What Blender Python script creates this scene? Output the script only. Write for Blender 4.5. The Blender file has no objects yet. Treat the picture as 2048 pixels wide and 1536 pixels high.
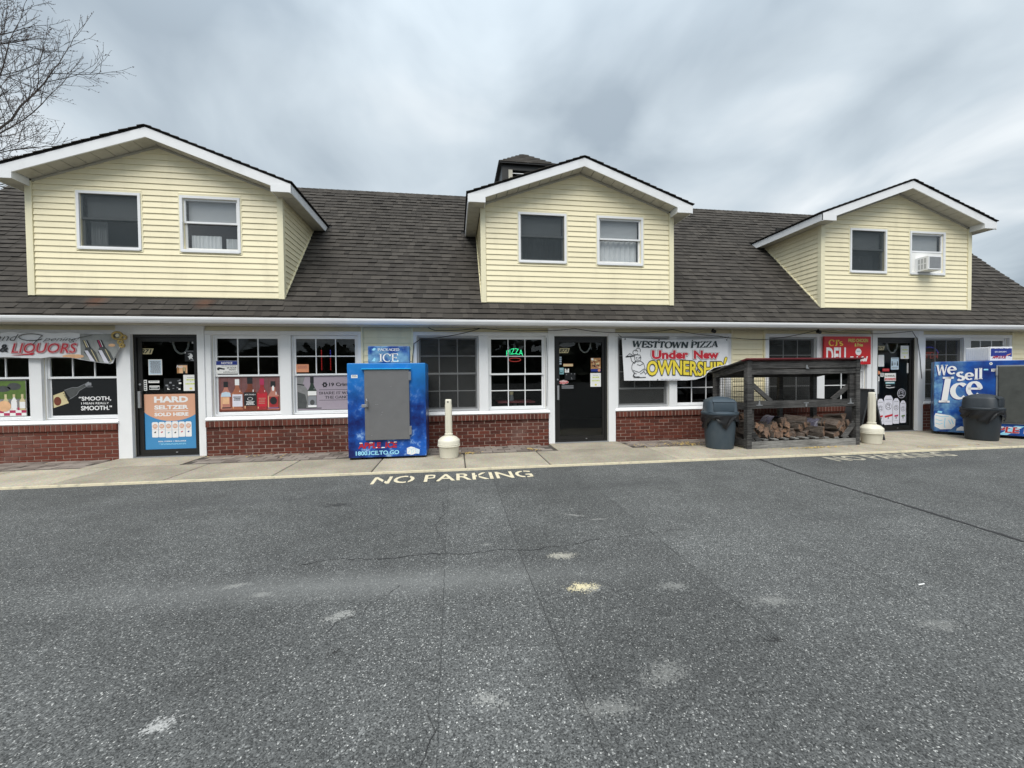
import bpy, bmesh, math, random
from math import sin, cos, pi, radians as rad, atan, sqrt
from mathutils import Vector, Matrix
random.seed(7)
sc = bpy.context.scene
COL = sc.collection

# ------------------------------------------------------------------ camera, sky, sun, exposure
cam = bpy.data.cameras.new('camera'); camo = bpy.data.objects.new('camera', cam); COL.objects.link(camo)
CAM = Vector((0, -7.766, 1.358))
yaw, pit, rol = rad(8.163), rad(-1.196), rad(-0.575)
fw = Vector((sin(yaw)*cos(pit), cos(yaw)*cos(pit), sin(pit)))
rt = Vector((cos(yaw), -sin(yaw), 0)); up = rt.cross(fw)
r2 = cos(rol)*rt + sin(rol)*up; u2 = -sin(rol)*rt + cos(rol)*up
m = Matrix((r2, u2, -fw)).transposed().to_4x4(); m.translation = CAM
camo.matrix_world = m
cam.sensor_width = 36; cam.lens = 800/2048*36; cam.clip_start = 0.05; cam.clip_end = 800
sc.camera = camo

SUN_EL, SUN_AZ = rad(56), rad(200)      # azimuth measured from +Y towards +X
world = bpy.data.worlds.new('World'); sc.world = world; world.use_nodes = True
wn, wl = world.node_tree.nodes, world.node_tree.links
wn.clear()
def WN(t, **k):
    n = wn.new(t)
    for a, b in k.items(): setattr(n, a, b)
    return n
w_out = WN('ShaderNodeOutputWorld'); w_bg = WN('ShaderNodeBackground'); w_bg.inputs[1].default_value = 0.1
wl.new(w_bg.outputs[0], w_out.inputs[0])
sky = WN('ShaderNodeTexSky', sky_type='NISHITA'); sky.sun_disc = False; sky.sun_elevation = SUN_EL; sky.sun_rotation = SUN_AZ
tc = WN('ShaderNodeTexCoord'); sep = WN('ShaderNodeSeparateXYZ'); wl.new(tc.outputs['Generated'], sep.inputs[0])
def wmath(op, a, b=None, clamp=False):
    n = WN('ShaderNodeMath', operation=op); n.use_clamp = clamp
    for i, v in enumerate((a, b)):
        if v is None: continue
        if isinstance(v, (int, float)): n.inputs[i].default_value = v
        else: wl.new(v, n.inputs[i])
    return n.outputs[0]
zc = wmath('MAXIMUM', sep.outputs[2], 0.0); zd = wmath('ADD', zc, 0.16)
cu = wmath('DIVIDE', sep.outputs[0], zd); cv = wmath('DIVIDE', sep.outputs[1], zd)
cmb = WN('ShaderNodeCombineXYZ'); wl.new(cu, cmb.inputs[0]); wl.new(cv, cmb.inputs[1])
def cloud(scale, rot, stretch, detail, rough, off):
    mp = WN('ShaderNodeMapping'); mp.inputs['Rotation'].default_value[2] = rot
    mp.inputs['Scale'].default_value = (1, stretch, 1); mp.inputs['Location'].default_value = off
    wl.new(cmb.outputs[0], mp.inputs[0])
    n = WN('ShaderNodeTexNoise'); n.inputs['Scale'].default_value = scale; n.inputs['Detail'].default_value = detail
    n.inputs['Roughness'].default_value = rough; n.inputs['Distortion'].default_value = 0.35
    wl.new(mp.outputs[0], n.inputs['Vector']); return n.outputs['Fac']
c1 = cloud(1.9, rad(-14), 0.85, 5, 0.46, (5.9, 1.3, 0))
c2 = cloud(0.9, rad(-14), 0.9, 3, 0.4, (7.7, 3.1, 0))
c3 = cloud(4.2, rad(-6), 0.22, 3, 0.5, (8.0, 2.0, 0))
cs = wmath('ADD', wmath('ADD', wmath('MULTIPLY', c1, 0.55), wmath('MULTIPLY', c2, 0.40)), wmath('MULTIPLY', c3, 0.07))
ramp = WN('ShaderNodeValToRGB'); wl.new(cs, ramp.inputs[0])
cr = ramp.color_ramp; cr.elements[0].position = 0.40; cr.elements[1].position = 0.71
cr.elements[0].color = (0.195, 0.230, 0.262, 1); cr.elements[1].color = (0.500, 0.520, 0.528, 1)
e = cr.elements.new(0.54); e.color = (0.305, 0.345, 0.375, 1)
# overcast sky: zenith brighter than the low sky
elv = wmath('ADD', wmath('ADD', wmath('MULTIPLY', zc, 0.62), 0.76), wmath('MULTIPLY', wmath('MAXIMUM', wmath('SUBTRACT', zc, 0.55), 0.0), 1.8))
lift = wmath('MULTIPLY', wmath('POWER', wmath('SUBTRACT', 1.0, zc), 8.0), 0.22)
gain = wmath('MULTIPLY', wmath('ADD', elv, lift), 10.0)
vm = WN('ShaderNodeVectorMath', operation='SCALE'); wl.new(ramp.outputs[0], vm.inputs[0]); wl.new(gain, vm.inputs['Scale'])
mx = WN('ShaderNodeMixRGB'); mx.inputs[0].default_value = 0.95
wl.new(sky.outputs[0], mx.inputs[1]); wl.new(vm.outputs[0], mx.inputs[2]); wl.new(mx.outputs[0], w_bg.inputs[0])

sun = bpy.data.lights.new('sun', 'SUN'); sun.energy = 1.5; sun.angle = rad(40); sun.color = (1.0, 0.96, 0.9)
suno = bpy.data.objects.new('sun', sun); COL.objects.link(suno)
sd = Vector((sin(SUN_AZ)*cos(SUN_EL), cos(SUN_AZ)*cos(SUN_EL), sin(SUN_EL)))
suno.rotation_euler = sd.to_track_quat('Z', 'Y').to_euler(); suno.location = (0, -10, 20)
sc.view_settings.view_transform = 'Standard'; sc.view_settings.look = 'None'
sc.view_settings.exposure = 1.04; sc.view_settings.gamma = 1; sc.view_settings.use_curve_mapping = False
sc.cycles.max_bounces = 8; sc.cycles.transparent_max_bounces = 12

# ------------------------------------------------------------------ materials
MATS = {}
class NT:
    def __init__(s, m): s.t = m.node_tree; s.n = s.t.nodes; s.l = s.t.links
    def new(s, t, **k):
        n = s.n.new(t)
        for a, b in k.items(): setattr(n, a, b)
        return n
    def put(s, v, sock):
        if isinstance(v, (int, float)): sock.default_value = v
        elif isinstance(v, tuple): sock.default_value = v if len(v) == 4 or sock.type == 'VECTOR' else (*v, 1)
        else: s.l.new(v, sock)
    def math(s, op, a, b=0.0, clamp=False):
        n = s.new('ShaderNodeMath', operation=op); n.use_clamp = clamp
        s.put(a, n.inputs[0]); s.put(b, n.inputs[1]); return n.outputs[0]
    def mix(s, f, a, b, mode='MIX'):
        n = s.new('ShaderNodeMixRGB', blend_type=mode); s.put(f, n.inputs[0]); s.put(a, n.inputs[1]); s.put(b, n.inputs[2]); return n.outputs[0]
    def noise(s, scale, detail=3, rough=.55, vec=None, sxyz=None, out='Fac'):
        n = s.new('ShaderNodeTexNoise'); n.inputs['Scale'].default_value = scale
        n.inputs['Detail'].default_value = detail; n.inputs['Roughness'].default_value = rough
        v = vec if vec is not None else s.obj()
        if sxyz:
            mp = s.new('ShaderNodeMapping'); mp.inputs['Scale'].default_value = sxyz; s.l.new(v, mp.inputs[0]); v = mp.outputs[0]
        s.l.new(v, n.inputs['Vector']); return n.outputs[out]
    def obj(s):
        if not hasattr(s, '_tc'): s._tc = s.new('ShaderNodeTexCoord')
        return s._tc.outputs['Object']
    def pos(s):
        if not hasattr(s, '_gp'): s._gp = s.new('ShaderNodeNewGeometry')
        return s._gp.outputs['Position']
    def ramp(s, f, a, b, ca=(0, 0, 0, 1), cb=(1, 1, 1, 1)):
        n = s.new('ShaderNodeValToRGB'); n.color_ramp.elements[0].position = a; n.color_ramp.elements[1].position = b
        n.color_ramp.elements[0].color = ca; n.color_ramp.elements[1].color = cb; s.l.new(f, n.inputs[0]); return n.outputs[0]
    def rng(s, f, a, b, c, d):
        n = s.new('ShaderNodeMapRange'); s.put(f, n.inputs[0])
        for i, v in enumerate((a, b, c, d)): n.inputs[i+1].default_value = v
        return n.outputs[0]
def base(name, col, rough=.6, metal=0., spec=.5):
    m = bpy.data.materials.new(name); m.use_nodes = True
    b = m.node_tree.nodes['Principled BSDF']
    b.inputs['Base Color'].default_value = (*col, 1); b.inputs['Roughness'].default_value = rough
    b.inputs['Metallic'].default_value = metal; b.inputs['Specular IOR Level'].default_value = spec
    MATS[name] = m; return m, NT(m), b
def bump(t, b, h, strength=.3, dist=.01):
    n = t.new('ShaderNodeBump'); n.inputs['Strength'].default_value = strength; n.inputs['Distance'].default_value = dist
    t.put(h, n.inputs['Height']); t.l.new(n.outputs[0], b.inputs['Normal'])
def flat(name, col, rough=.55, metal=0., var=.12, scale=9., bumpy=0., rnd=0., dirt=None):
    """plain paint / plastic / print with slight mottling, optional per-object variation and dirt"""
    m, t, b = base(name, col, rough, metal)
    f = t.noise(scale, 4, .6, vec=t.pos())
    c = t.mix(1., col, t.mix(f, (1-var,)*3, (1+var,)*3), 'MULTIPLY')
    if rnd:
        oi = t.new('ShaderNodeObjectInfo'); c = t.mix(1., c, t.mix(oi.outputs['Random'], (1-rnd,)*3, (1+rnd,)*3), 'MULTIPLY')
    if dirt:
        d = t.ramp(t.noise(dirt[1], 5, .65, vec=t.pos(), sxyz=dirt[2]), .52, .78)
        c = t.mix(t.math('MULTIPLY', d, dirt[0]), c, dirt[3])
    t.l.new(c, b.inputs['Base Color'])
    if bumpy: bump(t, b, t.noise(scale*6, 3, .6, vec=t.pos()), bumpy, .005)
    return m
flat('cream_vinyl', (.86, .78, .54), .42, var=.05, scale=3, rnd=.04, dirt=(.30, 2.6, (1, 1, .22), (.46, .41, .28)))
flat('cream_trim', (.83, .77, .54), .42, var=.05)
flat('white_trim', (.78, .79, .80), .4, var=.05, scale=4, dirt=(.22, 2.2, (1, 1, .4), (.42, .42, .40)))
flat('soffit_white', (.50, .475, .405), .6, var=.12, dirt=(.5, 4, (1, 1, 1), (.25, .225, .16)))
flat('vinyl_white', (.80, .81, .82), .35, var=.04)
flat('grey_frame', (.42, .43, .44), .45, var=.08)
flat('dark_sash', (.24, .255, .265), .45, var=.1)
flat('bronze', (.0095, .009, .0085), .45, var=.2, rnd=.1)
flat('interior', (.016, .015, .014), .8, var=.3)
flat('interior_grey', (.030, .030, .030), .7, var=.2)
flat('shelf_wood', (.09, .05, .03), .6)
flat('steel', (.45, .45, .46), .38, metal=.85, var=.1)
flat('galv', (.33, .34, .35), .5, metal=.6, var=.2, scale=30)
flat('black_plastic', (.009, .009, .010), .42, var=.2)
flat('cable_black', (.012, .012, .012), .6)
flat('bin_slate', (.040, .060, .078), .5, var=.12, scale=5, bumpy=.15, dirt=(.3, 3, (1, 1, .5), (.14, .15, .16)))
flat('bin_charcoal', (.022, .029, .036), .5, var=.12, scale=5, bumpy=.15, dirt=(.25, 3, (1, 1, .5), (.09, .09, .10)))
flat('beige_plastic', (.70, .67, .56), .45, var=.05, scale=6, bumpy=.08, dirt=(.3, 4, (1, 1, .5), (.42, .37, .27)))
flat('board_slate', (.035, .040, .045), .55, var=.2)
flat('paint_yellow', (.66, .59, .42), .7, var=.2, scale=20, dirt=(.85, 9, (1, 1, 1), (.27, .25, .20)))
flat('paint_faded', (.42, .39, .31), .75, var=.2, scale=20, dirt=(.9, 8, (1, 1, 1), (.16, .155, .14))); flat('leaf_tan', (.50, .36, .12), .8, rnd=.3)
flat('paper_white', (.80, .80, .78), .6, var=.03); flat('paper_blue', (.50, .63, .74), .6, var=.03)
flat('ink_black', (.012, .014, .016), .5); flat('ink_grey', (.25, .26, .28), .5); flat('ink_teal', (.015, .03, .035), .5)
flat('ink_red', (.50, .018, .035), .45, var=.2, scale=6); flat('ink_yellow', (.82, .66, .06), .45, var=.2, scale=10)
flat('ink_white', (.80, .80, .80), .45, var=.03); flat('sign_red', (.52, .012, .016), .35, var=.06); flat('sign_yellow', (.80, .58, .05), .4)
flat('ink_lime', (.62, .70, .16), .5); flat('ink_navy', (.012, .03, .22), .4); flat('ink_orange', (.72, .30, .16), .5)
flat('poster_peach', (.66, .36, .24), .35, var=.05); flat('poster_blue', (.055, .25, .50), .35, var=.05); flat('poster_navy', (.03, .13, .33), .4)
flat('poster_black', (.010, .011, .012), .3); flat('poster_lilac', (.36, .31, .36), .4, var=.05)
flat('pic_wood', (.17, .075, .075), .5, var=.45, scale=14); flat('pic_amber', (.17, .05, .03), .3, var=.4, scale=16)
flat('pic_amber_light', (.38, .14, .08), .3, var=.3, scale=16); flat('pic_red', (.34, .035, .04), .3, var=.3, scale=16)
flat('pic_green', (.10, .17, .035), .5, var=.6, scale=11); flat('pic_greydark', (.07, .075, .075), .5, var=.5, scale=12)
flat('pic_greymid', (.22, .22, .22), .5, var=.4, scale=12); flat('pic_tan', (.60, .52, .30), .5, var=.1); flat('pic_food', (.40, .20, .08), .5, var=.9, scale=40)
flat('pic_teal', (.18, .38, .42), .5); flat('pic_bottlegreen', (.03, .045, .035), .3); flat('pic_glow', (.75, .45, .25), .5, var=.4, scale=8)
flat('pic_pink', (.46, .19, .14), .5); flat('banner_white', (.74, .75, .77), .5, var=.05, scale=3)
flat('banner_grey', (.28, .29, .28), .5, var=.6, scale=5); flat('pic_can', (.66, .66, .74), .35, var=.12, scale=14); flat('pic_claret', (.42, .03, .10), .5)
flat('apple_red', (.44, .02, .03), .4, var=.2); flat('ice_print', (.62, .74, .85), .4, var=.25, scale=25); flat('pale_cyan', (.30, .66, .86), .4, var=.2, scale=20)
flat('cyan_metal', (.02, .36, .66), .35); flat('door_grey', (.175, .175, .178), .42, metal=.25, var=.12, scale=7, bumpy=.12)
flat('door_dirty', (.060, .064, .058), .5, var=.5, scale=7); flat('twig', (.075, .06, .052), .85, var=.3); flat('bud', (.10, .055, .045), .8, rnd=.3)
flat('red_paint', (.13, .012, .018), .6, var=.3, scale=15); flat('rope_grey', (.26, .26, .25), .8, var=.4, scale=40); flat('counter_red', (.16, .03, .035), .5)
flat('wrap', (.10, .095, .13), .3, var=.4, scale=12); flat('bulb_tan', (.7, .66, .5), .5); flat('blind', (.60, .61, .61), .6, var=.05)
flat('woods', (.045, .05, .03), .9, var=.5, scale=.6); flat('mortar', (.30, .22, .18), .9, var=.25, scale=30, bumpy=.4); flat('gold', (.45, .33, .12), .35, metal=.5, var=.4, scale=30)
# weathered timber
for nm, ca, cb in (('timber_dark', (.008, .008, .008), (.105, .102, .098)), ('timber_grey', (.07, .068, .065), (.27, .265, .25))):
    m, t, b = base(nm, ca, .85)
    g = t.noise(9, 6, .75, vec=t.pos(), sxyz=(.35, 1, 9)); g2 = t.noise(2.5, 4, .6, vec=t.pos())
    oi = t.new('ShaderNodeObjectInfo')
    f = t.math('ADD', t.math('MULTIPLY', g, .7), t.math('MULTIPLY', g2, .35))
    c = t.mix(t.ramp(f, .44, .62), ca, cb); c = t.mix(1., c, t.mix(oi.outputs['Random'], (.75,)*3, (1.25,)*3), 'MULTIPLY')
    t.l.new(c, b.inputs['Base Color']); bump(t, b, g, .9, .008)
# split firewood: bark, end grain
m, t, b = base('log_side', (.2, .15, .11), .9)
g = t.noise(9, 6, .7, sxyz=(3, .5, 3)); oi = t.new('ShaderNodeObjectInfo')
c = t.mix(t.ramp(g, .32, .7), (.022, .018, .016), (.20, .175, .15)); c = t.mix(t.math('MULTIPLY', oi.outputs['Random'], .35), c, (.16, .10, .07)); t.l.new(c, b.inputs['Base Color']); bump(t, b, g, .7, .01)
m, t, b = base('log_end', (.5, .33, .2), .85)
g = t.noise(26, 6, .7); oi = t.new('ShaderNodeObjectInfo')
c = t.mix(t.ramp(g, .34, .68), (.05, .026, .015), (.40, .23, .14)); c = t.mix(t.math('MULTIPLY', oi.outputs['Random'], .5), c, (.11, .092, .08)); t.l.new(c, b.inputs['Base Color']); bump(t, b, g, .6, .01)
# brick
m, t, b = base('brick', (.2, .05, .035), .85)
oi = t.new('ShaderNodeObjectInfo'); f = t.noise(18, 5, .65, vec=t.pos()); f2 = t.noise(1.3, 4, .6, vec=t.pos())
c = t.mix(oi.outputs['Random'], (.066, .0150, .0085), (.140, .033, .018))
c = t.mix(1., c, t.mix(f, (.65,)*3, (1.3,)*3), 'MULTIPLY')
c = t.mix(t.math('MULTIPLY', t.ramp(f2, .55, .75), .3), c, (.27, .20, .17)); t.l.new(c, b.inputs['Base Color']); bump(t, b, t.noise(55, 4, .7, vec=t.pos()), .5, .004)
# roof shingle, one tint per tab kept as a face attribute
m, t, b = base('shingle', (.07, .065, .06), .92, spec=.25)
at = t.new('ShaderNodeAttribute', attribute_name='tint'); f = t.noise(160, 2, .8, vec=t.pos()); f2 = t.noise(.7, 4, .6, vec=t.pos())
c = t.mix(at.outputs['Fac'], (.038, .034, .030), (.078, .070, .061))
c = t.mix(1., c, t.mix(f, (.45,)*3, (1.55,)*3), 'MULTIPLY'); c = t.mix(1., c, t.mix(f2, (.75,)*3, (1.2,)*3), 'MULTIPLY')
rust = None
for (rx, rz) in ((-5.93, 2.70), (-4.28, 2.68)):
    d = t.new('ShaderNodeVectorMath', operation='SUBTRACT'); t.l.new(t.pos(), d.inputs[0]); d.inputs[1].default_value = (rx, -.1, rz)
    l = t.new('ShaderNodeVectorMath', operation='LENGTH'); t.l.new(d.outputs[0], l.inputs[0])
    s = t.rng(l.outputs['Value'], .02, .2, .55, 0.); rust = s if rust is None else t.math('ADD', rust, s)
c = t.mix(rust, c, (.13, .055, .03)); t.l.new(c, b.inputs['Base Color']); bump(t, b, f, .6, .004)
flat('shingle_edge', (.014, .0135, .013), .9, var=.4, scale=40)
# concrete paving and pavers
m, t, b = base('concrete', (.4, .37, .31), .9, spec=.3)
oi = t.new('ShaderNodeObjectInfo'); v = t.new('ShaderNodeTexVoronoi'); v.inputs['Scale'].default_value = 70; t.l.new(t.pos(), v.inputs['Vector'])
f = t.noise(45, 4, .7, vec=t.pos()); f2 = t.noise(1.4, 5, .6, vec=t.pos())
c = t.mix(f, (.27, .24, .185), (.47, .425, .34)); c = t.mix(.18, c, v.outputs['Color'], 'OVERLAY'); c = t.mix(1., c, t.mix(t.ramp(f2, .3, .7), (.72,)*3, (1.15,)*3), 'MULTIPLY')
c = t.mix(t.math('MULTIPLY', t.ramp(t.noise(5.5, 5, .7, vec=t.pos()), .56, .74), .45), c, (.20, .175, .13))
c = t.mix(t.math('MULTIPLY', t.ramp(t.noise(17, 2, .5, vec=t.pos()), .70, .76), .6), c, (.09, .08, .065))
c = t.mix(1., c, t.mix(oi.outputs['Random'], (.86,)*3, (1.1,)*3), 'MULTIPLY')
hs = t.new('ShaderNodeHueSaturation'); hs.inputs['Saturation'].default_value = 1.0; t.l.new(c, hs.inputs['Color']); t.l.new(hs.outputs[0], b.inputs['Base Color']); bump(t, b, f, .4, .004)
m, t, b = base('paver', (.2, .17, .15), .9)
oi = t.new('ShaderNodeObjectInfo'); f = t.noise(25, 4, .7, vec=t.pos())
c = t.mix(oi.outputs['Random'], (.13, .105, .09), (.27, .235, .205)); c = t.mix(1., c, t.mix(f, (.7,)*3, (1.3,)*3), 'MULTIPLY'); t.l.new(c, b.inputs['Base Color']); bump(t, b, f, .4, .005)
flat('joint_dark', (.06, .052, .043), .95, var=.3, scale=30)
flat('seam_dark', (.045, .047, .048), .9); flat('crack_tar', (.022, .022, .023), .8, var=.3, scale=20)
# asphalt: aggregate, wear, lanes of the paver, chalky stains
m, t, b = base('asphalt', (.09, .092, .094), .88, spec=.35)
P = t.pos()
wv = t.new('ShaderNodeTexVoronoi'); wv.inputs['Scale'].default_value = 135; t.l.new(P, wv.inputs['Vector'])
sx = t.new('ShaderNodeSeparateXYZ'); t.l.new(wv.outputs['Color'], sx.inputs[0])
wv2 = t.new('ShaderNodeTexVoronoi'); wv2.inputs['Scale'].default_value = 190; t.l.new(P, wv2.inputs['Vector'])
sx2 = t.new('ShaderNodeSeparateXYZ'); t.l.new(wv2.outputs['Color'], sx2.inputs[0])
big = t.noise(.55, 5, .6, vec=P); mid = t.noise(3.2, 4, .65, vec=P); fine = t.noise(60, 3, .7, vec=P)
c = t.mix(sx2.outputs[0], (.026, .0275, .0275), (.128, .132, .130))
c = t.mix(t.ramp(sx.outputs[1], .90, .998), c, (.22, .225, .22))
c = t.mix(t.ramp(sx2.outputs[1], .965, .998), c, (.46, .46, .44))
c = t.mix(1., c, t.mix(t.ramp(big, .3, .7), (.78,)*3, (1.22,)*3), 'MULTIPLY')
c = t.mix(1., c, t.mix(t.ramp(mid, .3, .7), (.88,)*3, (1.12,)*3), 'MULTIPLY')
sp = t.new('ShaderNodeSeparateXYZ'); t.l.new(P, sp.inputs[0])
def lane(x0, x1, g):
    global c
    k = t.math('MULTIPLY', t.math('GREATER_THAN', sp.outputs[0], x0), t.math('LESS_THAN', sp.outputs[0], x1))
    c = t.mix(k, c, t.mix(1., c, (g,)*3, 'MULTIPLY'))
lane(-.09, .49, 1.10); lane(.49, 1.70, .93); lane(1.70, 3.2, 1.06); lane(4.7, 40, .95)
def stain(x, y, rx, ry, s, col, ang=0., edge=.55):
    global c
    mp = t.new('ShaderNodeMapping', vector_type='TEXTURE'); mp.inputs['Location'].default_value = (x, y, 0)
    mp.inputs['Rotation'].default_value = (0, 0, ang); q_ = .62 if col == PALE else 1; mp.inputs['Scale'].default_value = (rx*q_, ry*q_, 1); t.l.new(P, mp.inputs[0])
    l = t.new('ShaderNodeVectorMath', operation='LENGTH'); t.l.new(mp.outputs[0], l.inputs[0])
    d = t.math('ADD', l.outputs['Value'], t.math('MULTIPLY', t.math('SUBTRACT', mid2, .5), 2.6))
    d = t.math('ADD', d, t.math('MULTIPLY', t.math('SUBTRACT', sx.outputs[0], .5), 1.5))
    c = t.mix(t.rng(d, edge, 1.15, s*(.8 if col == PALE else 1), 0.), c, col)
mid2 = t.noise(14, 4, .7, vec=P)
PALE = (.36, .36, .34)
for a in ((.811, -5.266, .07, .045, .95, (.66, .58, .36)), (.86, -5.30, .12, .05, .4, PALE), (-.677, -5.348, .11, .055, .75, PALE, .3), (-1.199, -6.011, .055, .03, .8, (.42, .42, .41), .5),
          (.80, -4.80, .09, .045, .7, (.42, .40, .34)), (.122, -6.078, .10, .05, .7, PALE, -.6), (-1.471, -4.88, .12, .04, .6, PALE, .2), (-1.252, -5.023, .09, .04, .55, PALE),
          (1.15, -3.95, .16, .03, .55, PALE, -.5), (1.35, -4.10, .10, .03, .5, PALE), (.25, -4.5, .05, .03, .5, PALE), (.95, -6.05, .16, .08, .35, PALE, .4), (.62, -6.2, .2, .06, .35, PALE),
          (-1.275, -3.223, .12, .05, .85, (.025, .026, .027)), (1.644, -5.923, .05, .02, .9, (.02, .02, .02)), (-.62, -5.66, .03, .02, .9, (.02, .02, .02)), (.62, -6.03, .02, .015, .9, (.02, .02, .02)),
          (1.9, -5.6, .2, .07, .4, PALE), (2.6, -5.95, .16, .06, .35, PALE), (1.4, -5.35, .15, .05, .4, PALE), (7.2, -2.75, .9, .14, .45, (.05, .052, .054)), (9.6, -2.7, .8, .12, .45, (.05, .052, .054)), (3.9, -4.4, .8, .12, .35, (.05, .052, .054)), (.0, -2.75, 1.6, .1, .3, (.05, .052, .054)), (-2.6, -2.9, 1.3, .12, .35, (.05, .052, .054)), (2.2, -3.0, 1.2, .12, .3, (.05, .052, .054))):
    stain(*a)
# worn pale wheel band running along the lot
band = t.math('ABSOLUTE', t.math('ADD', sp.outputs[1], t.math('ADD', t.math('MULTIPLY', sp.outputs[0], .06), t.math('MULTIPLY', mid2, .1))), 0.)
c = t.mix(t.math('MULTIPLY', t.rng(t.math('ABSOLUTE', t.math('SUBTRACT', band, 4.98)), .02, .24, .42, 0.), t.rng(t.math('ABSOLUTE', t.math('ADD', sp.outputs[0], .6)), .4, 2.2, 1., 0.)), c, (.22, .225, .22))
t.l.new(c, b.inputs['Base Color'])
h = t.math('ADD', t.math('MULTIPLY', wv.outputs['Distance'], -1.), t.math('MULTIPLY', fine, .4)); bump(t, b, h, .4, .006)
# printed blue panel of the ice merchandisers (print: pale at the top, cloudy blue below)
m, t, b = base('ice_blue', (.01, .08, .5), .32)
f = t.noise(2.2, 6, .65); f2 = t.noise(9, 5, .7); so = t.new('ShaderNodeSeparateXYZ'); t.l.new(t.obj(), so.inputs[0])
c = t.mix(t.ramp(f, .38, .64), (.003, .010, .10), (.008, .11, .50)); c = t.mix(t.rng(so.outputs[2], .9, 1.6, 0., .85), c, (.010, .22, .60))
k = t.math('MULTIPLY', t.ramp(f2, .52, .68), t.ramp(f, .48, .66)); c = t.mix(t.math('MULTIPLY', k, t.rng(so.outputs[2], .9, 1.4, .8, .1)), c, (.50, .72, .88)); t.l.new(c, b.inputs['Base Color'])
m, t, b = base('ice_blue_wide', (.01, .08, .5), .32)
f = t.noise(2.4, 5, .6); so = t.new('ShaderNodeSeparateXYZ'); t.l.new(t.obj(), so.inputs[0])
c = t.mix(t.ramp(f, .36, .66), (.004, .018, .15), (.010, .10, .42))
k = t.math('MULTIPLY', t.rng(so.outputs[0], .05, .7, 1., 0.), t.ramp(t.noise(3.3, 4, .6), .42, .68)); c = t.mix(t.math('MULTIPLY', k, .8), c, (.30, .62, .80)); t.l.new(c, b.inputs['Base Color'])
# glass, insect screen
def glass(name, tint, spec):
    m = bpy.data.materials.new(name); m.use_nodes = True; MATS[name] = m; t = NT(m); t.n.clear()
    o = t.new('ShaderNodeOutputMaterial'); mi = t.new('ShaderNodeMixShader'); tr = t.new('ShaderNodeBsdfTransparent'); gl = t.new('ShaderNodeBsdfGlossy')
    tr.inputs[0].default_value = (*tint, 1); gl.inputs['Roughness'].default_value = .01
    fr = t.new('ShaderNodeLayerWeight'); fr.inputs['Blend'].default_value = .5; t.l.new(t.math('MULTIPLY', t.math('ADD', t.math('MULTIPLY', t.math('POWER', fr.outputs['Facing'], 5.), .9), .04), spec), mi.inputs[0])
    t.l.new(tr.outputs[0], mi.inputs[1]); t.l.new(gl.outputs[0], mi.inputs[2]); t.l.new(mi.outputs[0], o.inputs[0])
glass('glass', (.90, .92, .92), .75); glass('glass_up', (.95, .96, .965), 1.5)
def screen(name, dens, col):
    m = bpy.data.materials.new(name); m.use_nodes = True; MATS[name] = m; t = NT(m); t.n.clear()
    o = t.new('ShaderNodeOutputMaterial'); mi = t.new('ShaderNodeMixShader'); tr = t.new('ShaderNodeBsdfTransparent'); df = t.new('ShaderNodeBsdfDiffuse')
    t.l.new(t.mix(t.noise(2.5, 5, .6, vec=t.pos()), tuple(x*.75 for x in col), tuple(x*1.35 for x in col)), df.inputs[0]); mi.inputs[0].default_value = dens
    t.l.new(tr.outputs[0], mi.inputs[1]); t.l.new(df.outputs[0], mi.inputs[2]); t.l.new(mi.outputs[0], o.inputs[0])
screen('screen_dark', .6, (.060, .062, .061)); screen('screen_up', .55, (.055, .066, .071))
def emit(name, col, s):
    m = bpy.data.materials.new(name); m.use_nodes = True; MATS[name] = m; t = NT(m); t.n.clear()
    o = t.new('ShaderNodeOutputMaterial'); em = t.new('ShaderNodeEmission'); em.inputs[0].default_value = (*col, 1); em.inputs[1].default_value = s
    t.l.new(em.outputs[0], o.inputs[0])
emit('neon_green', (.05, .9, .35), .9); emit('neon_red', (1, .05, .05), .35); emit('neon_red_dim', (1, .12, .10), .22); emit('neon_blue', (.12, .12, 1), .3); emit('tube_light', (1, 1, .95), 1.3)

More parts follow.
